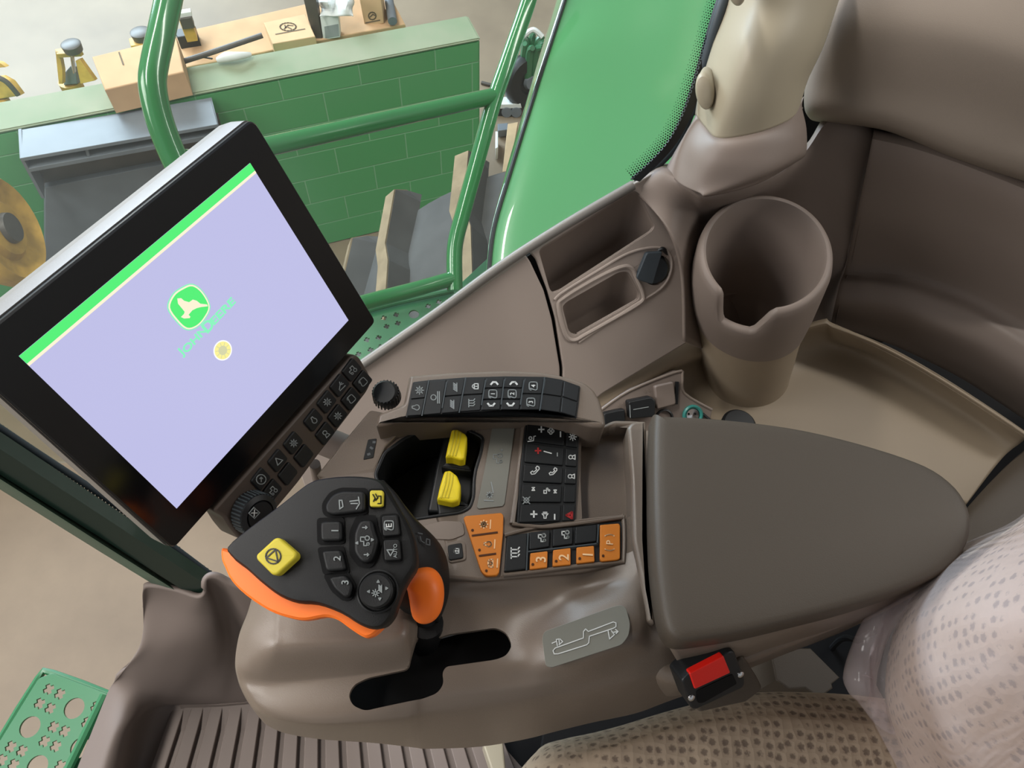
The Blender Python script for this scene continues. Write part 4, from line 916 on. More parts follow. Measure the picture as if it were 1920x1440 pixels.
lb = mesh('lever_bay', V, Fc, M['black'], t); md = lb.modifiers.new('wall', 'SOLIDIFY'); md.thickness = .0016; md.offset = 0
# black ledge inside the bay that the yellow levers sit on
slab('bay_block', t, FD, [(818, 870), (838, 800), (870, 805), (904, 822), (899, 848), (888, 880), (886, 930), (878, 952), (822, 962), (800, 960)], -.05, -.016, M['black'], r=.004, bev=.003)
slab('bay_block', t, FD, [(838, 862), (880, 872), (886, 884), (846, 880), (826, 876)], -.02, -.003, M['black'], r=.002, bev=.002)
slab('bay_block', t, FD, [(818, 938), (848, 946), (868, 938), (884, 948), (866, 960), (822, 966)], -.02, -.001, M['black'], r=.002, bev=.002)
for pts, lbx in (([(847, 805), (858, 804), (873, 813), (876, 818), (871, 860), (863, 862), (848, 857), (835, 857), (840, 832)], 0), ([(833, 883), (844, 881), (857, 891), (864, 909), (861, 938), (848, 942), (819, 936), (825, 909)], 1)):
    o = slab('lever_paddle', t, FD, pts, -.02, .010, M['yellow'], r=.0015, bev=.0025, label='yellow ribbed finger paddle')
    cx = sum(p[0] for p in pts)/len(pts)
    for k in range(3):
        if lbx == 0: ln = [(852+k*6, 807+k*1.5), (849+k*6, 830), (842+k*6, 855)]
        else: ln = [(838+k*5.5, 885+k*2), (835+k*6, 908), (827+k*6.5, 934)]
        tube('grip_groove', o, [FD.at(*p, .0102) for p in ln], .0006, M['ykey'], 6, 4)
# slope between pod and deck on the left, with a small window
FL = F3(P(600, 890, .60), P(700, 772, .61), P(745, 830, .603))
slab('front_slope', t, FL, [(592, 893), (640, 832), (694, 768), (764, 782), (762, 800), (722, 838), (700, 890), (690, 905), (640, 905)], -.03, .001, M['brown'], r=.003, bev=.002)
o = slab('display_window', t, FL, [(690, 824), (706, 822), (700, 858), (681, 862)], -.002, .0018, M['key'], r=.001, bev=.0004)
strokes('segment_digits', o, FL, [[(700, 829), (703, 829)], [(695, 839), (698, 841)], [(690, 852), (693, 851)]], .002, M['dim'], h=.0022)
# thumb wheel
o = lathe('thumb_wheel', t, P(724, 739, .590), (-.1, -.3, 1), [(.012, -.012), (.0125, 0), (.0118, .006), (.010, .008), (0, .008)], M['black'], 36)
for k in range(24):
    a = 2*pi*k/24; p0 = P(724, 739, .590); tube('wheel_tooth', o, [p0+Vector((cos(a)*.0125, sin(a)*.0125, -.008)), p0+Vector((cos(a)*.0122, sin(a)*.0122, .005))], .0008, M['black'], 5, 1)
# key pod: curved raised wing
PZ = .614
FP = FZ(PZ, 0, -.06)
pod = slab('key_pod', t, FP, [(767, 703), (844, 697), (948, 693), (1011, 696), (1045, 701), (1073, 708), (1098, 717), (1114, 730), (1126, 750), (1134, 780), (1136, 795), (1130, 800), (1109, 800), (1090, 795), (1060, 786), (1016, 776), (986, 774), (927, 774), (865, 779), (802, 784), (758, 788), (704, 800), (708, 775), (756, 757)], -.045, 0, M['brown'], r=.003, bev=.004)
bank = [(774, 716), (805, 712), (873, 707), (948, 705), (1021, 706), (1052, 711), (1088, 724), (1085, 755), (1081, 784), (1066, 781), (1048, 775), (1011, 770), (948, 770), (865, 775), (760, 783)]
kb = slab('upper_key_bank', t, FP, bank, -.004, .0014, M['key'], r=.001, bev=.0008)
kh = .0030
def keyline(lines, wdt=.0011, m='keyedge', nm='key_ridge', fr=FP, par=kb, h=.0030): return [strokes(nm, par, fr, [l], wdt, M[m], h=h) for l in lines]
def upkey(pts): return slab('key', t, FP, pts, .001, .0024, M['key'], r=.0008, bev=.0006)
# column boundaries (top px, bottom px)
topx = [776, 804, 838, 873, 911, 946, 983, 1021, 1057, 1087]
topy = [717, 714, 711, 709, 708, 707, 708, 709, 714, 725]
botx = [762, 791, 827, 861, 901, 938, 974, 1012, 1050, 1080]
boty = [781, 779, 776, 773, 770, 769, 769, 769, 774, 782]
def lerp(a, b, k): return a+(b-a)*k
def cell(i, a, b, g=1.6): # key between columns i,i+1 rows a..b (0 top,1 bottom)
    def q(col, k, dx): return (lerp(topx[col], botx[col], k)+dx, lerp(topy[col], boty[col], k))
    p = [q(i, a, g), q(i+1, a, -g), q(i+1, b, -g), q(i, b, g)]
    return [(p[0][0], p[0][1]+g), (p[1][0], p[1][1]+g), (p[2][0], p[2][1]-g), (p[3][0], p[3][1]-g)]
def cc(i, k): return ((lerp(topx[i], botx[i], k)+lerp(topx[i+1], botx[i+1], k))/2, (lerp(topy[i], boty[i], k)+lerp(topy[i+1], boty[i+1], k))/2)
def symk(key, fr, kind, c, s, m='grey', wd_=.0008, a=-90, h=.0028): return strokes('symbol', key, fr, icon(kind, c, s, a), wd_, M[m], h=h)
for i, rowsp, syms in ((0, ((0, .5), (.5, 1)), ('gear', 'drop')), (1, ((0, 1),), ('wave',)), (2, ((0, .5), (.5, 1)), ('hatch', 'hatch')), (3, ((0, .5), (.5, 1)), ('lock', 'tine')),
                       (4, ((0, .33), (.33, .67), (.67, 1)), ('chev', '1', 'chevd')), (5, ((0, .33), (.33, .67), (.67, 1)), ('chev', '2', 'chevd')), (6, ((0, .5), (.5, 1)), ('4', '3')),
                       (7, ((0, .5), (.5, 1)), (None, None)), (8, ((0, .5), (.5, 1)), (None, None))):
    for (a, b), s in zip(rowsp, syms):
        k = upkey(cell(i, a, b, 1.2))
        c = cc(i, (a+b)/2)
        if s is None: continue
        if s in '1234':
            strokes('symbol', k, FP, icon('rbox', c, 7.5), .0008, M['grey'], h=.0028); text(s, 'digit', k, FP, c, .0038, (0, -1), M['white'], h=.0028)
        elif s in ('chev', 'chevd'): symk(k, FP, s, c, 7, 'white', .0016, 0 if True else 0)
        else: symk(k, FP, s, c, 8 if s != 'wave' else 11, 'white' if s == 'lock' else 'grey')
for i in (1, 3, 7): keyline([[(topx[i], topy[i]-1), (botx[i], boty[i])]], h=.0032)
for i in (2, 4, 5, 6): keyline([[(lerp(topx[i], botx[i], .08), lerp(topy[i], boty[i], .08)), (lerp(topx[i], botx[i], .82), lerp(topy[i], boty[i], .82))]], h=.0032)
# grey strip label
ls = slab('label_strip', t, FD, [(924, 795), (965, 795), (965, 802), (946, 944), (942, 949), (897, 954), (894, 950), (907, 888)], -.001, .0012, M['label'], r=.0008, bev=.0003)
strokes('symbol', ls, FD, icon('tractor', (933, 859), 10)+icon('plus', (941, 844), 2), .0007, M['grey'], h=.0017)
strokes('symbol', ls, FD, icon('sun', (918, 928), 6)+[[(921, 904), (925, 924)], [(908, 938), (925, 939)]], .0009, M['grey'], h=.0017)
# climate keypad
FH = FZ(HZ+.0, .03, -.05); FH.o = Vector((.07, .30, HZ+.004))
hv = [(986, 789), (1021, 794), (1063, 800), (1086, 807), (1085, 847), (1082, 909), (1079, 978), (1050, 980), (1017, 984), (969, 983), (971, 940), (976, 867)]
hk = slab('climate_keypad', t, FH, hv, -.01, .001, M['key'], r=.002, bev=.001)
def hx(u, v):
    # u 0..1 across, v 0..1 along
    L = Vector((986, 789)).lerp(Vector((970, 982)), v); Rr = Vector((1086, 807)).lerp(Vector((1079, 978)), v); q = L.lerp(Rr, u); return (q.x, q.y)
def hcell(u0, u1, v0, v1, g=.012): return [hx(u0+g, v0+g), hx(u1-g, v0+g), hx(u1-g, v1-g), hx(u0+g, v1-g)]
ks = {}
for v0, v1 in ((0, .2), (.2, .41), (.41, .6), (.6, .8), (.8, 1)):
    ks[(0, v0)] = slab('key', t, FH, hcell(.02, .74, v0, v1), .0005, .0026, M['key'], r=.0012, bev=.0008)
for v0, v1 in ((0, .2), (.2, .41), (.41, .6), (.6, .8), (.8, 1)):
    ks[(1, v0)] = slab('key', t, FH, hcell(.76, .99, v0, v1), .0005, .0024, M['key'], r=.0012, bev=.0008)
def hs_(k, kind, c, s, m='white', w_=.0008, a=-90): strokes('symbol', ks[k], FH, icon(kind, c, s, a), w_, M[m], h=.0030)
hs_((0, 0), 'plus', (1015, 805), 5, w_=.0012); hs_((0, 0), 'fan', (1033, 808), 7); hs_((0, 0), 'minus', (1051, 814), 4.5, w_=.0012); hs_((0, 0), 'seat', (997, 823), 8)
hs_((0, .2), 'plus', (1009, 845), 5, 'redp', .0014); strokes('symbol', ks[(0, .2)], FH, [[(1020, 846), (1034, 850)]], .0009, M['white'], h=.003); hs_((0, .2), 'minus', (1045, 852), 3, 'grey', .0009)
hs_((0, .41), 'phone', (1003, 882), 9); hs_((0, .41), 'phone', (1037, 884), 8)
hs_((0, .6), 'skip', (1000, 917), 5, a=-90); hs_((0, .6), 'note', (1024, 920), 7); hs_((0, .6), 'skip', (1041, 921), 5, a=90)
hs_((0, .8), 'plus', (1001, 964), 5.5, w_=.0014); hs_((0, .8), 'horn', (1022, 966), 7, a=-90); hs_((0, .8), 'minus', (1040, 969), 4.5, w_=.0012); strokes('symbol', ks[(0, .8)], FH, icon('cross', (987, 938), 8), .0008, M['grey'], h=.003)
hs_((1, 0), 'sun', (1074, 819), 7); hs_((1, .2), 'lamp', (1072, 857), 7); hs_((1, .41), 'lamp', (1071, 893), 7)
strokes('symbol', ks[(1, .8)], FH, icon('tri', (1068, 966), 6), .002, M['redp'], h=.003)
# light ridge at left of the keypad
tube('keypad_ridge', t, [FD.at(984, 789, .002), FD.at(976, 860, .002), FD.at(966, 940, .002), FD.at(960, 982, .002)], .0026, M['brown'], 8, 4)
tube('keypad_ridge', t, [FD.at(960, 982, .002), FD.at(1017, 988, .002), FD.at(1079, 982, .002), FD.at(1168, 970, .002)], .0018, M['brown'], 8, 4)
# small lock key
lk = slab('lock_key_frame', t, FD, [(834, 1019), (864, 1011), (873, 1018), (874, 1050), (842, 1056)], -.002, .0014, M['brown'], r=.003, bev=.0008)
k = slab('key', t, FD, [(839, 1022), (866, 1017), (869, 1046), (842, 1051)], .0005, .0026, M['key'], r=.002, bev=.0008)
strokes('symbol', k, FD, icon('lock', (854, 1033), 7), .0009, M['white'], h=.003)
slab('blank_cover', t, FD, [(792, 985), (832, 976), (868, 978), (872, 1002), (846, 1012), (800, 1010)], -.001, .001, M['brownp'], r=.003, bev=.0004)
# orange trapezoid pad
op = slab('orange_pad', t, FD, [(869, 971), (873, 967), (940, 961), (944, 966), (943, 1003), (936, 1073), (931, 1079), (911, 1080), (902, 1072), (886, 1023)], -.001, .0034, M['okey'], r=.0025, bev=.0010, label='orange trapezoid keypad with three symbols')
for l in ([(886, 1004), (932, 998)], [(899, 1042), (929, 1038)]): strokes('divider', op, FD, [l], .0016, M['odark'], h=.0039)
for c in ((886, 994), (899, 1031), (912, 1070)): fillp('indicator_dot', op, FD, circ(c, 2.6, 10)[:-1], M['odark'], h=.0039)
for c, kd in (((907, 983), 'gear'), ((915, 1020), 'drop'), ((920, 1056), 'engine')): strokes('symbol', op, FD, icon(kd, c, 8)+[[(c[0]+13, c[1]-8), (c[0]+12, c[1]+8)]], .0010, M['opale'], h=.0039)
# key block
tube('block_frame', t, [FD.at(946, 1004, .001), FD.at(1000, 990, .001), FD.at(1080, 978, .001), FD.at(1160, 970, .001), FD.at(1169, 973, .001), FD.at(1169, 1046, .001), FD.at(1160, 1054, .001), FD.at(1080, 1062, .001), FD.at(1000, 1072, .001), FD.at(944, 1078, .001)], .0018, M['brown'], 8, 4)
slab('block_well', t, FD, [(949, 1005), (1160, 976), (1166, 980), (1166, 1048), (1100, 1056), (945, 1074)], -.001, .0008, M['black'], r=.001)
def bkey(pts, m, sym=None, c=None, s=8, dig=None, dotc=None, kw=.0009, sm='white', lab=None):
    k = slab('key', t, FD, pts, .0005, .0042, M[m], r=.0012, bev=.0009, label=lab)
    if sym: strokes('symbol', k, FD, icon(sym, c, s), kw, M[sm], h=.0047)
    if dig: text(dig, 'digit', k, FD, c, .0085, (0, -1), M['opale'], h=.0047)
    if dotc: fillp('indicator_dot', k, FD, circ(dotc, 2.6, 10)[:-1], M['odark'], h=.0047)
    return k
bkey([(951, 1005), (988, 1000), (985, 1067), (945, 1072)], 'key', 'tine', (965, 1037), 11, kw=.0011)
bkey([(993, 998), (1031, 993), (1029, 1025), (992, 1031)], 'key', 'tractor', (1016, 1008), 8)
bkey([(1037, 992), (1074, 988), (1073, 1020), (1036, 1025)], 'key', 'tractor', (1060, 1002), 8)
bkey([(1079, 988), (1119, 983), (1118, 1015), (1078, 1020)], 'key')
bkey([(994, 1037), (1027, 1033), (1026, 1064), (993, 1068)], 'okey', dig='3', c=(1014, 1049), dotc=(999, 1058), lab='orange key marked 3')
bkey([(1037, 1031), (1070, 1027), (1070, 1059), (1036, 1062)], 'okey', dig='2', c=(1057, 1045), dotc=(1043, 1052), lab='orange key marked 2')
bkey([(1081, 1026), (1114, 1023), (1115, 1053), (1081, 1057)], 'okey', dig='1', c=(1102, 1040), dotc=(1087, 1047), lab='orange key marked 1')
k = bkey([(1125, 984), (1160, 981), (1163, 985), (1163, 1047), (1158, 1050), (1128, 1053), (1125, 1049)], 'okey', dotc=(1131, 1042), lab='tall orange key marked P')
text('P', 'digit', k, FD, (1143, 1017), .0056, (0, -1), M['opale'], h=.0047)
strokes('symbol', k, FD, [circ((1143, 1017), 15, 8, -125, -55), circ((1143, 1017), 15, 8, 55, 125)], .0009, M['opale'], h=.0047)
strokes('key_seam', t, FD, [[(990, 1000), (987, 1068)], [(990, 1034), (1120, 1019), (1122, 984)]], .0012, M['keyedge'], h=.004)
# label plate with shift pattern
FQ = F3(P(1023, 1250, .602), P(1175, 1135, .616), P(1165, 1209, .611))
lpz = .001
lp = slab('pattern_plate', t, FQ, [(1016, 1196), (1020, 1184), (1150, 1137), (1165, 1134), (1174, 1140), (1182, 1170), (1179, 1192), (1166, 1209), (1034, 1252), (1023, 1249)], -.003, .002, M['label'], r=.003, bev=.0004)
gat = [(1039, 1226), (1037, 1220), (1041, 1215), (1094, 1196), (1094, 1184), (1098, 1179), (1103, 1184), (1150, 1166), (1155, 1168), (1155, 1175), (1150, 1178), (1105, 1193), (1104, 1205), (1100, 1209), (1046, 1226), (1039, 1226)]
strokes('pattern', lp, FQ, [gat, [(1045, 1211), (1043, 1199), (1048, 1198), (1049, 1209)], [(1050, 1198), (1055, 1203), (1048, 1209)], [(1042, 1203), (1035, 1206)], [(1140, 1182), (1143, 1198), (1152, 1190), (1146, 1182)], [(1148, 1186), (1158, 1184)], [(1154, 1180), (1159, 1184), (1155, 1188)]], .0007, M['white'], h=.0026)
# right hand strip and lid
base = slab('armrest_base', t, FZ(.565), [(1190, 800), (1330, 795), (1600, 850), (1740, 900), (1790, 940), (1808, 1000), (1792, 1050), (1745, 1092), (1662, 1136), (1560, 1180), (1420, 1236), (1290, 1285), (1230, 1270), (1190, 1180), (1160, 1000)], -.06, 0, M['brown'], r=.01, bev=.012, bseg=5)
loft('armrest_flank', t, [cpt([(1246, 1196, .612), (1256, 1216, .603), (1270, 1240, .585), (1285, 1268, .555), (1298, 1296, .50)]), cpt([(1330, 1192, .612), (1338, 1212, .602), (1350, 1232, .585), (1360, 1250, .555), (1370, 1268, .50)]),
     cpt([(1420, 1172, .612), (1428, 1192, .602), (1438, 1206, .585), (1446, 1218, .555), (1452, 1234, .50)]), cpt([(1540, 1142, .612), (1550, 1158, .602), (1558, 1168, .585), (1566, 1178, .555), (1572, 1188, .50)]),
     cpt([(1660, 1100, .612), (1670, 1112, .602), (1676, 1120, .585), (1682, 1126, .555), (1686, 1132, .50)]), cpt([(1740, 1066, .612), (1750, 1074, .602), (1756, 1080, .585), (1760, 1084, .555), (1762, 1088, .50)]), cpt([(1785, 1030, .612), (1795, 1034, .602), (1798, 1038, .585), (1800, 1042, .555), (1800, 1046, .50)])], M['brown'], 5, 4, .004)
FE = FZ(.622)
strip = slab('rear_strip', t, FZ(.61), [(1176, 800), (1184, 791), (1194, 788), (1213, 788), (1213, 900), (1213, 1010), (1219, 1100), (1230, 1170), (1214, 1166), (1204, 1100), (1192, 1040), (1186, 1010), (1183, 900)], -.03, 0, M['brown'], r=.003, bev=.004)
lidpx = [(1222, 792), (1230, 788), (1300, 790), (1400, 799), (1500, 814), (1600, 838), (1690, 866), (1745, 890), (1785, 922), (1808, 960), (1812, 1000), (1798, 1040), (1765, 1075), (1700, 1106), (1600, 1140), (1500, 1166), (1400, 1190), (1330, 1202), (1275, 1208), (1252, 1196), (1238, 1165), (1227, 1100), (1221, 1020), (1219, 900)]
FLd = FZ(.642)
q = smooth(ccw([FLd.uv(*p, -.012) for p in lidpx]), 3)
dome('armrest_lid', t, FLd, q, [(.985, -.034), (.998, -.03), (1, -.012), (.998, -.008), (.990, -.0045), (.975, -.002), (.95, -.0008), (.90, -.0002), (.8, 0)], M['lid'], label='soft grained dark taupe armrest lid')

# ================================================================ control lever (joystick)
JZ = .715
t = thing('control_lever', 'black multifunction control lever with orange trim and yellow button above the console', 'joystick', P(800, 1225, .57))
FJ = Fr(P(640, 1040, JZ), (-.10, -.22, 1))
headpx = [(424, 1025), (466, 988), (519, 949), (562, 915), (580, 903), (600, 896), (649, 891), (695, 894), (718, 904), (734, 930), (752, 960), (765, 985), (776, 1020), (778, 1060), (762, 1088), (752, 1108), (742, 1135), (734, 1157), (718, 1176), (697, 1180), (672, 1171), (638, 1150), (594, 1134), (557, 1131), (523, 1118), (489, 1093), (461, 1068), (445, 1056), (434, 1046)]
q = smooth(ccw([FJ.uv(*p, 0) for p in headpx]), 3)
def jr(ins, h, fr=FJ, qq=None):
    qq = qq or q; return [fr.pt(*p, h) for p in (inset(qq, ins) if ins else qq)]
rings = [jr(.004, -.022), jr(.001, -.018), jr(0, -.004), jr(.0008, -.001), jr(.002, .0008), jr(.004, .0012)]
V, Fc = layers(rings); head = mesh('head', V, Fc, M['soft'], t)
ledge = [(425, 1030), (424, 1050), (430, 1066), (443, 1092), (470, 1119), (512, 1147), (548, 1160), (580, 1165), (615, 1159), (638, 1164), (661, 1180), (684, 1195), (697, 1197), (713, 1187), (732, 1162), (748, 1120), (700, 1080), (600, 1070), (500, 1050), (440, 1034)]
qo = smooth(ccw([FJ.uv(*p, -.016) for p in ledge]), 3)
V, Fc = layers([jr(.010, -.034, qq=qo), jr(.004, -.028, qq=qo), jr(.0005, -.019, qq=qo), jr(0, -.014, qq=qo), jr(.0005, -.008, qq=qo), jr(.002, -.0065, qq=qo)])
mesh('orange_trim', V, Fc, M['orange'], t, label='bright orange lower trim of the lever head')
# rounded right shoulder of the head falling towards the thumb grip
rows = [[PD(x, y, d) for x, y, d in l] for l in (
    [(700, 905, .560), (720, 915, .562), (745, 950, .566), (770, 990, .57), (776, 1040, .568), (762, 1090, .566), (742, 1130, .568)],
    [(715, 900, .563), (738, 920, .568), (762, 955, .572), (792, 1000, .578), (802, 1050, .576), (794, 1100, .576), (762, 1150, .580)],
    [(722, 903, .58), (746, 930, .582), (775, 968, .588), (815, 1010, .592), (829, 1055, .590), (830, 1108, .592), (805, 1160, .600)],
    [(722, 910, .60), (750, 940, .602), (785, 980, .606), (828, 1025, .61), (842, 1070, .61), (840, 1120, .614), (822, 1168, .62)],
    [(715, 930, .62), (745, 960, .625), (785, 1000, .63), (825, 1040, .635), (838, 1085, .635), (834, 1130, .635), (815, 1172, .64)])]
loft('palm_rest', t, rows, M['soft'], 5, 5, .005)
# orange thumb rest: a rounded pad
cx, cy = 799, 1118
out = [(759, 1095), (768, 1079), (782, 1069), (800, 1067), (816, 1073), (828, 1088), (833, 1108), (832, 1132), (826, 1152), (815, 1166), (800, 1173), (784, 1171), (772, 1158), (767, 1130), (763, 1110)]
FT = Fr(PD(800, 1120, .560), (.1, -.45, 1)); q2 = smooth(ccw([FT.uv(*p, 0) for p in out]), 3)
dome('thumb_grip', t, FT, q2, [(.8, -.03), (1, -.016), (1, -.008), (.97, -.003), (.9, .001), (.76, .0045), (.55, .0068), (.3, .008), (.08, .0083)], M['orange'], label='rounded orange finger grip')
tube('lever_shaft', t, [PD(795, 1130, .615), PD(798, 1170, .63), PD(798, 1200, .65), PD(797, 1240, .68), PD(795, 1270, .70)], [.010, .0115, .012, .011, .010], M['black'], 20)
tube('shaft_boot', t, [PD(800, 1168, .618), PD(800, 1186, .632)], .0135, M['soft'], 20, 1)
def jkey(nm, pts, h, m, r=.002, bev=.0015, lab=None, h0=.0005): return slab(nm, t, FJ, pts, h0, h, M[m], r=r, bev=bev, label=lab)
def ring_well(pts, g=.0022):
    pts2 = [FJ.uv(*p, .002) for p in pts]; pts2 = inset(ccw(pts2), -g); return slab('button_well', t, FJ, pts2, .0005, .0022, M['deep'], r=.003, uv=True)
kk = [(515, 1008), (524, 1008), (556, 1036), (556, 1045), (520, 1078), (510, 1078), (480, 1048), (480, 1040)]
o = jkey('stop_button', kk, .009, 'ykey', .003, .002, 'raised square yellow button with circle and triangle')
strokes('symbol', o, FJ, [circ((512, 1043), 14, 20, e=1), T((512, 1043), 14, [(0.0, -.95), (.82, .48), (-.82, .48), (0, -.95)], 18)], .0009, M['ink'], h=.0095)
kk = [(693, 919), (716, 919), (719, 923), (718, 948), (714, 950), (693, 950)]
ring_well(kk, .001); o = jkey('button', kk, .0048, 'ykey', .0018, .001, 'small square yellow button')
strokes('symbol', o, FJ, [[(699, 927), (703, 934), (700, 940)], [(704, 926), (708, 933), (704, 938)], [(709, 930), (714, 930), (714, 944), (708, 944)]], .0007, M['ink'], h=.0053)
kk = [(622, 927), (640, 920), (684, 921), (684, 959), (624, 966), (611, 961), (609, 946)]
ring_well(kk); o = jkey('button', kk, .0065, 'soft', .003, .002)
strokes('symbol', o, FJ, [[(636, 938), (641, 938), (643, 950), (637, 954), (636, 938)], [(656, 940), (672, 938)], [(658, 944), (670, 944)], [(672, 932), (674, 944), (668, 954)]], .0008, M['grey'], h=.007)
for kk, d, dc in (([(600, 977), (640, 976), (641, 1014), (601, 1015)], '1', (628, 995)), ([(602, 1032), (640, 1030), (649, 1069), (611, 1072)], '2', (632, 1047)), ([(615, 1082), (648, 1077), (662, 1098), (656, 1119), (646, 1121), (626, 1104)], '3', (647, 1092))):
    ring_well(kk); o = jkey('button', kk, .0065, 'soft', .003, .002); text(d, 'digit', o, FJ, dc, .0048, (.1, -1), M['grey'], h=.007)
kk = [(674, 974), (698, 974), (702, 995), (709, 1013), (702, 1040), (693, 1056), (677, 1055), (663, 1036), (663, 999)]
ring_well(kk, .003); o = jkey('rocker_pad', kk, .0070, 'soft', .003, .0025)
strokes('symbol', o, FJ, icon('tractor', (684, 1014), 10)+icon('arrow', (684, 989), 5, 90)+icon('arrow', (687, 1040), 5, 90)+icon('tri', (669, 1018), 2.5, -90)+icon('tri', (698, 1012), 2.5, 90), .0007, M['grey'], h=.0075)
kk = [(715, 967), (745, 965), (750, 1003), (718, 1006)]
ring_well(kk, .001); o = jkey('button', kk, .0048, 'soft', .002, .001); text('E', 'letter', o, FJ, (729, 985), .0040, (0, -1), M['white'], h=.0053); strokes('symbol', o, FJ, icon('rbox', (729, 985), 8.5), .0007, M['grey'], h=.0053)
kk = [(718, 1012), (749, 1011), (752, 1050), (721, 1052)]
ring_well(kk, .001); o = jkey('button', kk, .0048, 'soft', .002, .001); text('AUTO', 'letters', o, FJ, (741, 1033), .0024, (0, -1), M['grey'], h=.0053); strokes('symbol', o, FJ, icon('tri', (731, 1034), 7, -60), .0007, M['grey'], h=.0053)
o = lathe('thumb_pad', t, FJ.at(709, 1109, .001), FJ.n, [(.0140, -.001), (.0140, .0015), (.0130, .002), (.0118, .001), (.0112, .001), (.0112, .006), (.0100, .0072), (0, .0066)], M['soft'], 40)
strokes('symbol', o, FJ, icon('sun', (704, 1112), 7)+icon('hatch', (712, 1104), 7)+icon('tri', (709, 1090), 2.5, 0)+icon('tri', (725, 1103), 2.5, 90)+icon('tri', (691, 1109), 2.5, -90)+icon('tri', (712, 1123), 2.5, 180), .0006, M['grey'], h=.0086)
# small raised emblem on the palm rest shoulder
strokes('side_mark', t, Fr(PD(797, 1010, .576), (.45, -.35, 1)), [[(784, 999), (792, 1001)], [(788, 1006), (790, 1014), (796, 1018)], [(800, 1010), (806, 1012), (806, 1022), (799, 1020), (800, 1010)]], .0007, M['dim'], h=.003)

# ================================================================ display monitor
ex = Vector((.44822, .89250, -.04705)); ey = Vector((-.37815, .23616, .89530))
DO = Vector((-.24414, .20584, .67460)); DN = ex.cross(ey)
FM = Fr(DO, DN, ex)
t = thing('display_monitor', 'large tilted touchscreen monitor showing a green start screen', 'monitor', FM.pt(.105, -.03, -.05))
bz = [(-79, 667), (470, 226), (482, 232), (706, 603), (326, 1031)]
qb = ccw([FM.uv(*p, .002) for p in bz])
q_ = rnd(qb, .006)
V, Fc = layers([[FM.pt(*p, -.004) for p in q_], [FM.pt(*p, .0005) for p in q_], [FM.pt(*p, .002) for p in inset(q_, .0012)], [FM.pt(*p, .002) for p in inset(q_, .004)]], True, True)
bzo = mesh('bezel', V, Fc, M['bezel'], t)
q2 = rnd(inset(qb, -.0008), .007)
V, Fc = layers([[FM.pt(*p, -.042) for p in inset(q2, .007)], [FM.pt(*p, -.037) for p in inset(q2, .002)], [FM.pt(*p, -.022) for p in q2], [FM.pt(*p, -.0042) for p in q2]])
mesh('rear_housing', V, Fc, M['silver'], t)
W_, H_ = .211, .158
slab('screen', t, FM, [(0, 0), (W_, 0), (W_, H_), (0, H_)], .0019, .0024, M['scr'], uv=True)
def mp(u, v): return (u, v)
sc = [o for o in t.children if o.name.startswith('screen')][0]
slab('screen_banner', sc, FM, [(0, H_-.0065), (W_, H_-.0065), (W_, H_), (0, H_)], .0023, .0026, M['sgreen'], uv=True)
slab('screen_line', sc, FM, [(0, H_-.0085), (W_, H_-.0085), (W_, H_-.0066), (0, H_-.0066)], .0023, .0026, M['scream'], uv=True)
# emblem: rounded shield with leaping deer
def em(px, py): return FM.uv(px, py, .0028)
# shield outline in pixel terms
sh = [(361, 534), (380, 548), (393, 575), (383, 598), (368, 613), (350, 617), (332, 602), (316, 577), (325, 553), (342, 540)]
shs = smooth([em(*p) for p in sh], 4)
slab('emblem_edge', sc, FM, inset(ccw(shs), -.0008), .0024, .0027, M['spale'], uv=True)
slab('emblem_border', sc, FM, ccw(shs), .0026, .0029, M['scream'], uv=True)
slab('emblem_field', sc, FM, inset(ccw(shs), .0011), .0028, .0031, M['sgreen'], uv=True)
def epix(l): return [(280+x/7.2, 500+y/7.2) for x, y in l]
fillp('leaping_deer', sc, FM, epix([(380, 430), (430, 425), (470, 460), (540, 480), (590, 445), (640, 460), (690, 500), (780, 510), (790, 535), (700, 545), (640, 560), (580, 590), (530, 650), (555, 675), (545, 695), (470, 700), (430, 680), (470, 640), (480, 610), (440, 560), (390, 500)]), M['scream'], h=.0034, th=.0003)
# wordmark in its two sizes
a_ = epix([(450, 1190), (1110, 500)]); dvec = (a_[1][0]-a_[0][0], a_[1][1]-a_[0][1])
mid = epix([(770, 850)])[0]
for wtxt, wc_, wsz, wsx in (('J', (340, 662), .0082, 1.1), ('OHN', (365, 637), .0060, 1.3), ('D', (390, 610.5), .0086, 1.05), ('EERE', (418, 583), .0060, 1.5)):
    text(wtxt, 'wordmark', sc, FM, wc_, wsz, (1, -1.06), M['spale'], h=.0030, th=.0003, sx=wsx, bold=.03)
for nm, rr_, mm, hh in (('spinner_edge', .0078, 'swhite', .0030), ('spinner_ring', .0068, 'syel', .0033), ('spinner_core', .0036, 'sgrey', .0036)):
    u, v = FM.uv(418, 657, hh); slab(nm, sc, FM, [(u+rr_*cos(2*pi*k/32), v+rr_*sin(2*pi*k/32)) for k in range(32)], hh-.0003, hh, M[mm], uv=True)
u0, v0 = FM.uv(418, 657, .0036)
V = []; Fc = []
for k in range(10):
    a = 2*pi*k/10; d = Vector((cos(a), sin(a))); nn = Vector((-d.y, d.x))*.00025; n0 = len(V)
    for c in (d*.0036-nn, d*.0062-nn, d*.0062+nn, d*.0036+nn): V.append(FM.pt(u0+c.x, v0+c.y, .0036))
    Fc.append((n0, n0+1, n0+2, n0+3))
mesh('spinner_marks', V, Fc, M['sgrey'], sc, sm=False)
tube('mount_arm', t, [FM.pt(.12, .03, -.03), FM.pt(.12, .0, -.06), FM.pt(.13, -.06, -.07), P(690, 860, .56)], .014, M['mauve'], 16)

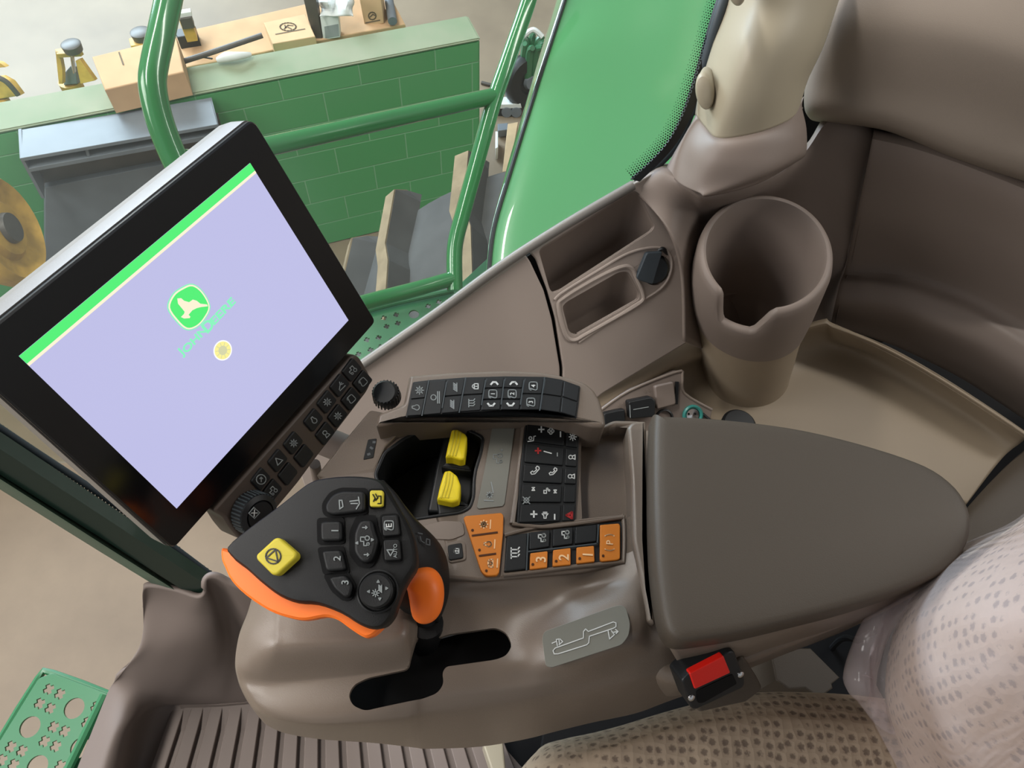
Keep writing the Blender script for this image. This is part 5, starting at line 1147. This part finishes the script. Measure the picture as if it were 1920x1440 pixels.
# ================================================================ control bar under the monitor
FB = Fr(FM.pt(0, 0, .0), DN, ex)
t = thing('display_control_bar', 'slim brown shortcut key bar with rotary knob below the monitor', 'key bar', FB.pt(.12, -.05, -.01))
bar = [(398, 958), (662, 664), (674, 668), (693, 700), (698, 716), (690, 734), (592, 862), (560, 906), (500, 978), (470, 1015), (450, 1012), (432, 990), (420, 970)]
slab('bar_housing', t, FB, bar, -.022, .003, M['bar'], r=.004, bev=.003)
tube('bracket', t, [FB.at(590, 870, -.012), FB.at(596, 900, -.03)], .005, M['mauve'], 12, 1)
row1 = [((661, 694), 'tractor'), ((638, 723), 'spray'), ((614, 754), 'gear'), ((589, 788), 'drop'), ((551, 831), 'gear'), ((522, 864), 'tri'), ((490, 899), 'arrow')]
row2 = [((681, 716), 'rbox'), ((659, 748), 'rbox'), ((634, 780), 'gear'), ((611, 813), 'lamp'), ((571, 855), None), ((541, 889), None), ((512, 920), 'tractor')]
e1 = Vector((-24.5, 32)); e2 = Vector((21, 24))
for (c, sy) in row1+row2:
    C_ = Vector(c); a1 = e1*.42; a2 = e2*.42
    o = slab('bar_key', t, FB, [tuple(C_-a1-a2), tuple(C_+a1-a2), tuple(C_+a1+a2), tuple(C_-a1+a2)], .002, .0052, M['key'], r=.0025, bev=.001)
    if sy:
        ln = icon(sy, c, 7.5 if sy != 'rbox' else 6.5, -45)
        if sy == 'arrow': ln = icon('arrow', c, 5, 0)+[circ(c, 9, 14)]
        strokes('symbol', o, FB, ln, .0007, M['grey'], h=.0057)
kc = FB.at(468, 958, .003)
o = lathe('rotary_knob', t, kc, FB.n, [(.017, 0), (.0172, .008), (.0165, .013), (.0125, .0145), (.0115, .0125), (.0112, .0125), (.0110, .0150), (0, .0150)], M['black'], 48)
fk = Fr(kc, FB.n, ex)
strokes('symbol', o, fk, [T((477, 962), 9, [(-.8, -.8), (.8, -.8), (.8, .8), (-.8, .8), (-.8, -.8)], -48)], .0007, M['grey'], h=.0156)
text('X', 'letter', o, fk, (477, 962), .0045, (1, -1.1), M['white'], h=.0156)
for k in range(36):
    a = 2*pi*k/36; d = fk.ex*cos(a)+fk.ey*sin(a); tube('knurl', o, [kc+d*.0173+fk.n*.001, kc+d*.0170+fk.n*.0125], .00075, M['keyedge'], 5, 1)

# ================================================================ seat, film, buckle
t = thing('operator_seat', 'operator seat in cream fabric with small brown dots', 'seat', P(1500, 1450, .2)); 
def Q(l): return [P(*p) for p in l]
rows = [Q([(940, 1500, .30), (985, 1440, .34), (1015, 1400, .375), (1060, 1385, .395), (1120, 1372, .40), (1250, 1340, .40), (1400, 1320, .40), (1560, 1322, .40), (1700, 1330, .40)]),
        Q([(930, 1520, .36), (975, 1445, .40), (1015, 1408, .43), (1070, 1388, .44), (1140, 1372, .443), (1260, 1332, .443), (1400, 1300, .443), (1560, 1300, .443), (1700, 1315, .443)]),
        Q([(940, 1560, .40), (985, 1470, .44), (1030, 1425, .462), (1090, 1405, .47), (1160, 1388, .473), (1280, 1352, .473), (1420, 1330, .473), (1570, 1335, .473), (1720, 1350, .473)]),
        Q([(960, 1600, .42), (1000, 1520, .46), (1050, 1470, .48), (1110, 1450, .485), (1180, 1430, .488), (1300, 1400, .488), (1430, 1390, .488), (1580, 1400, .488), (1740, 1410, .488)]),
        Q([(1000, 1900, .43), (1050, 1800, .46), (1100, 1720, .48), (1160, 1700, .485), (1220, 1680, .488), (1330, 1650, .488), (1450, 1650, .488), (1600, 1650, .488), (1800, 1650, .488)])]
loft('cushion', t, rows, M['fabric'], 6, 6, .01)
bp_ = [[(1960, 930, .60), (1900, 985, .60), (1820, 1035, .58), (1745, 1085, .56), (1690, 1150, .53), (1665, 1230, .50), (1660, 1320, .48), (1680, 1400, .46), (1700, 1480, .45)],
       [(1965, 950, .68), (1920, 1000, .68), (1850, 1050, .66), (1775, 1105, .635), (1715, 1170, .60), (1685, 1250, .565), (1680, 1330, .53), (1700, 1410, .50), (1720, 1490, .47)],
       [(1990, 1000, .74), (1960, 1050, .74), (1900, 1100, .72), (1830, 1160, .69), (1770, 1220, .65), (1735, 1290, .61), (1730, 1370, .57), (1750, 1450, .53), (1770, 1530, .50)],
       [(2060, 1060, .78), (2030, 1120, .77), (1980, 1170, .75), (1920, 1230, .72), (1860, 1290, .68), (1820, 1360, .64), (1810, 1440, .60), (1830, 1520, .56), (1850, 1600, .52)],
       [(2300, 1150, .80), (2260, 1220, .79), (2200, 1290, .77), (2130, 1360, .74), (2060, 1430, .70), (2010, 1500, .66), (2000, 1580, .62), (2010, 1660, .58), (2020, 1740, .54)]]
loft('backrest', t, [Q(r) for r in bp_], M['fabric'], 6, 6, .02)
# film drawn a little outside the backrest and bunched at its edge
def toward(p, d): return p+(CAM-p).normalized()*d
fm = []
for ri, r in enumerate(bp_):
    fr2 = []
    for i, p in enumerate(r):
        k = {0: -30, 1: -16, 2: 0, 3: 0, 4: 0}[ri] if i > 1 else 0
        v = P(p[0]+k, p[1]+(-8 if ri < 2 else 0), p[2]); fr2.append(toward(v, .012+(.008 if (i+ri) % 2 else 0)))
    fm.append(fr2)
t = loft('plastic_seat_cover', None, fm, M['film'], 8, 8, 0)
tag(t, 'clear wrinkled protective plastic film wrapped over the seat backrest', 'plastic cover')
# crumpled film edge roll
t = tube('film_hem', None, [toward(P(x, y, z), .02) for x, y, z in [(1790, 1050, .55), (1730, 1085, .54), (1690, 1120, .53), (1650, 1165, .52), (1625, 1220, .50), (1612, 1275, .49), (1625, 1300, .48), (1645, 1330, .47), (1670, 1370, .46), (1695, 1430, .45), (1700, 1500, .44)]], [.004, .008, .011, .012, .013, .014, .011, .010, .009, .009, .009], M['film'], 12, 6)
tag(t, 'bunched hem of plastic film along the left edge of the backrest', 'plastic film')
# parts in the dark gap
tag(prism_on('gap_cover', None, .30, [(1444, 1222), (1455, 1215), (1520, 1215), (1575, 1270), (1560, 1282), (1562, 1290), (1545, 1302), (1528, 1302), (1510, 1290), (1480, 1292), (1455, 1275)], .20, M['lid'], bev=.002), 'grey plastic cover piece in the dark gap between armrest and seat', 'cover')
tag(prism_on('paper_tag', None, .34, [(1663, 1135), (1690, 1118), (1692, 1124), (1668, 1142)], .002, M['cream'], bev=0), 'small cream tag peeping between armrest and seat cover', 'tag')
tag(prism_on('seat_rail', None, .12, [(905, 1394), (943, 1386), (950, 1460), (930, 1470)], .08, M['cream'], bev=.003), 'cream seat base piece under the console at the bottom edge', 'seat base')
tag(tube('gap_wires', None, [P(1560, 1215, .10), P(1575, 1200, .2), P(1590, 1196, .26), P(1610, 1200, .265), P(1625, 1190, .2), P(1640, 1185, .1)], .004, M['deep'], 8), 'dark wires in the gap beside the armrest', 'wire')
# buckle
t = thing('seat_belt_buckle', 'black seat belt buckle with a red release button between armrest and seat', 'buckle', P(1350, 1290, .44))
FU = F3(P(1290, 1320, .575), P(1395, 1250, .585), P(1370, 1225, .60))
bk = slab('buckle_body', t, FU, [(1278, 1278), (1295, 1262), (1368, 1222), (1378, 1222), (1398, 1276), (1395, 1290), (1305, 1332), (1297, 1330)], -.02, 0, M['black'], r=.003, bev=.002)
slab('buckle_stalk', t, FU, [(1300, 1300), (1395, 1230), (1422, 1272), (1432, 1292), (1400, 1318), (1310, 1338)], -.035, -.012, M['lid'], r=.004, bev=.003)
slab('release_button', t, FU, [(1293, 1263), (1357, 1230), (1370, 1262), (1303, 1293)], -.004, .0015, M['red'], r=.0015, bev=.001, label='bright red press button')
slab('latch_slot', t, FU, [(1306, 1296), (1374, 1264), (1382, 1282), (1318, 1318), (1308, 1318)], -.002, .0006, M['deep'], r=.002)
for c in ((1388, 1264), (1296, 1308)): lathe('rivet', t, FU.at(*c, 0), FU.n, [(.0030, 0), (.0028, .001), (.0015, .0018), (0, .002)], M['steel'], 14)
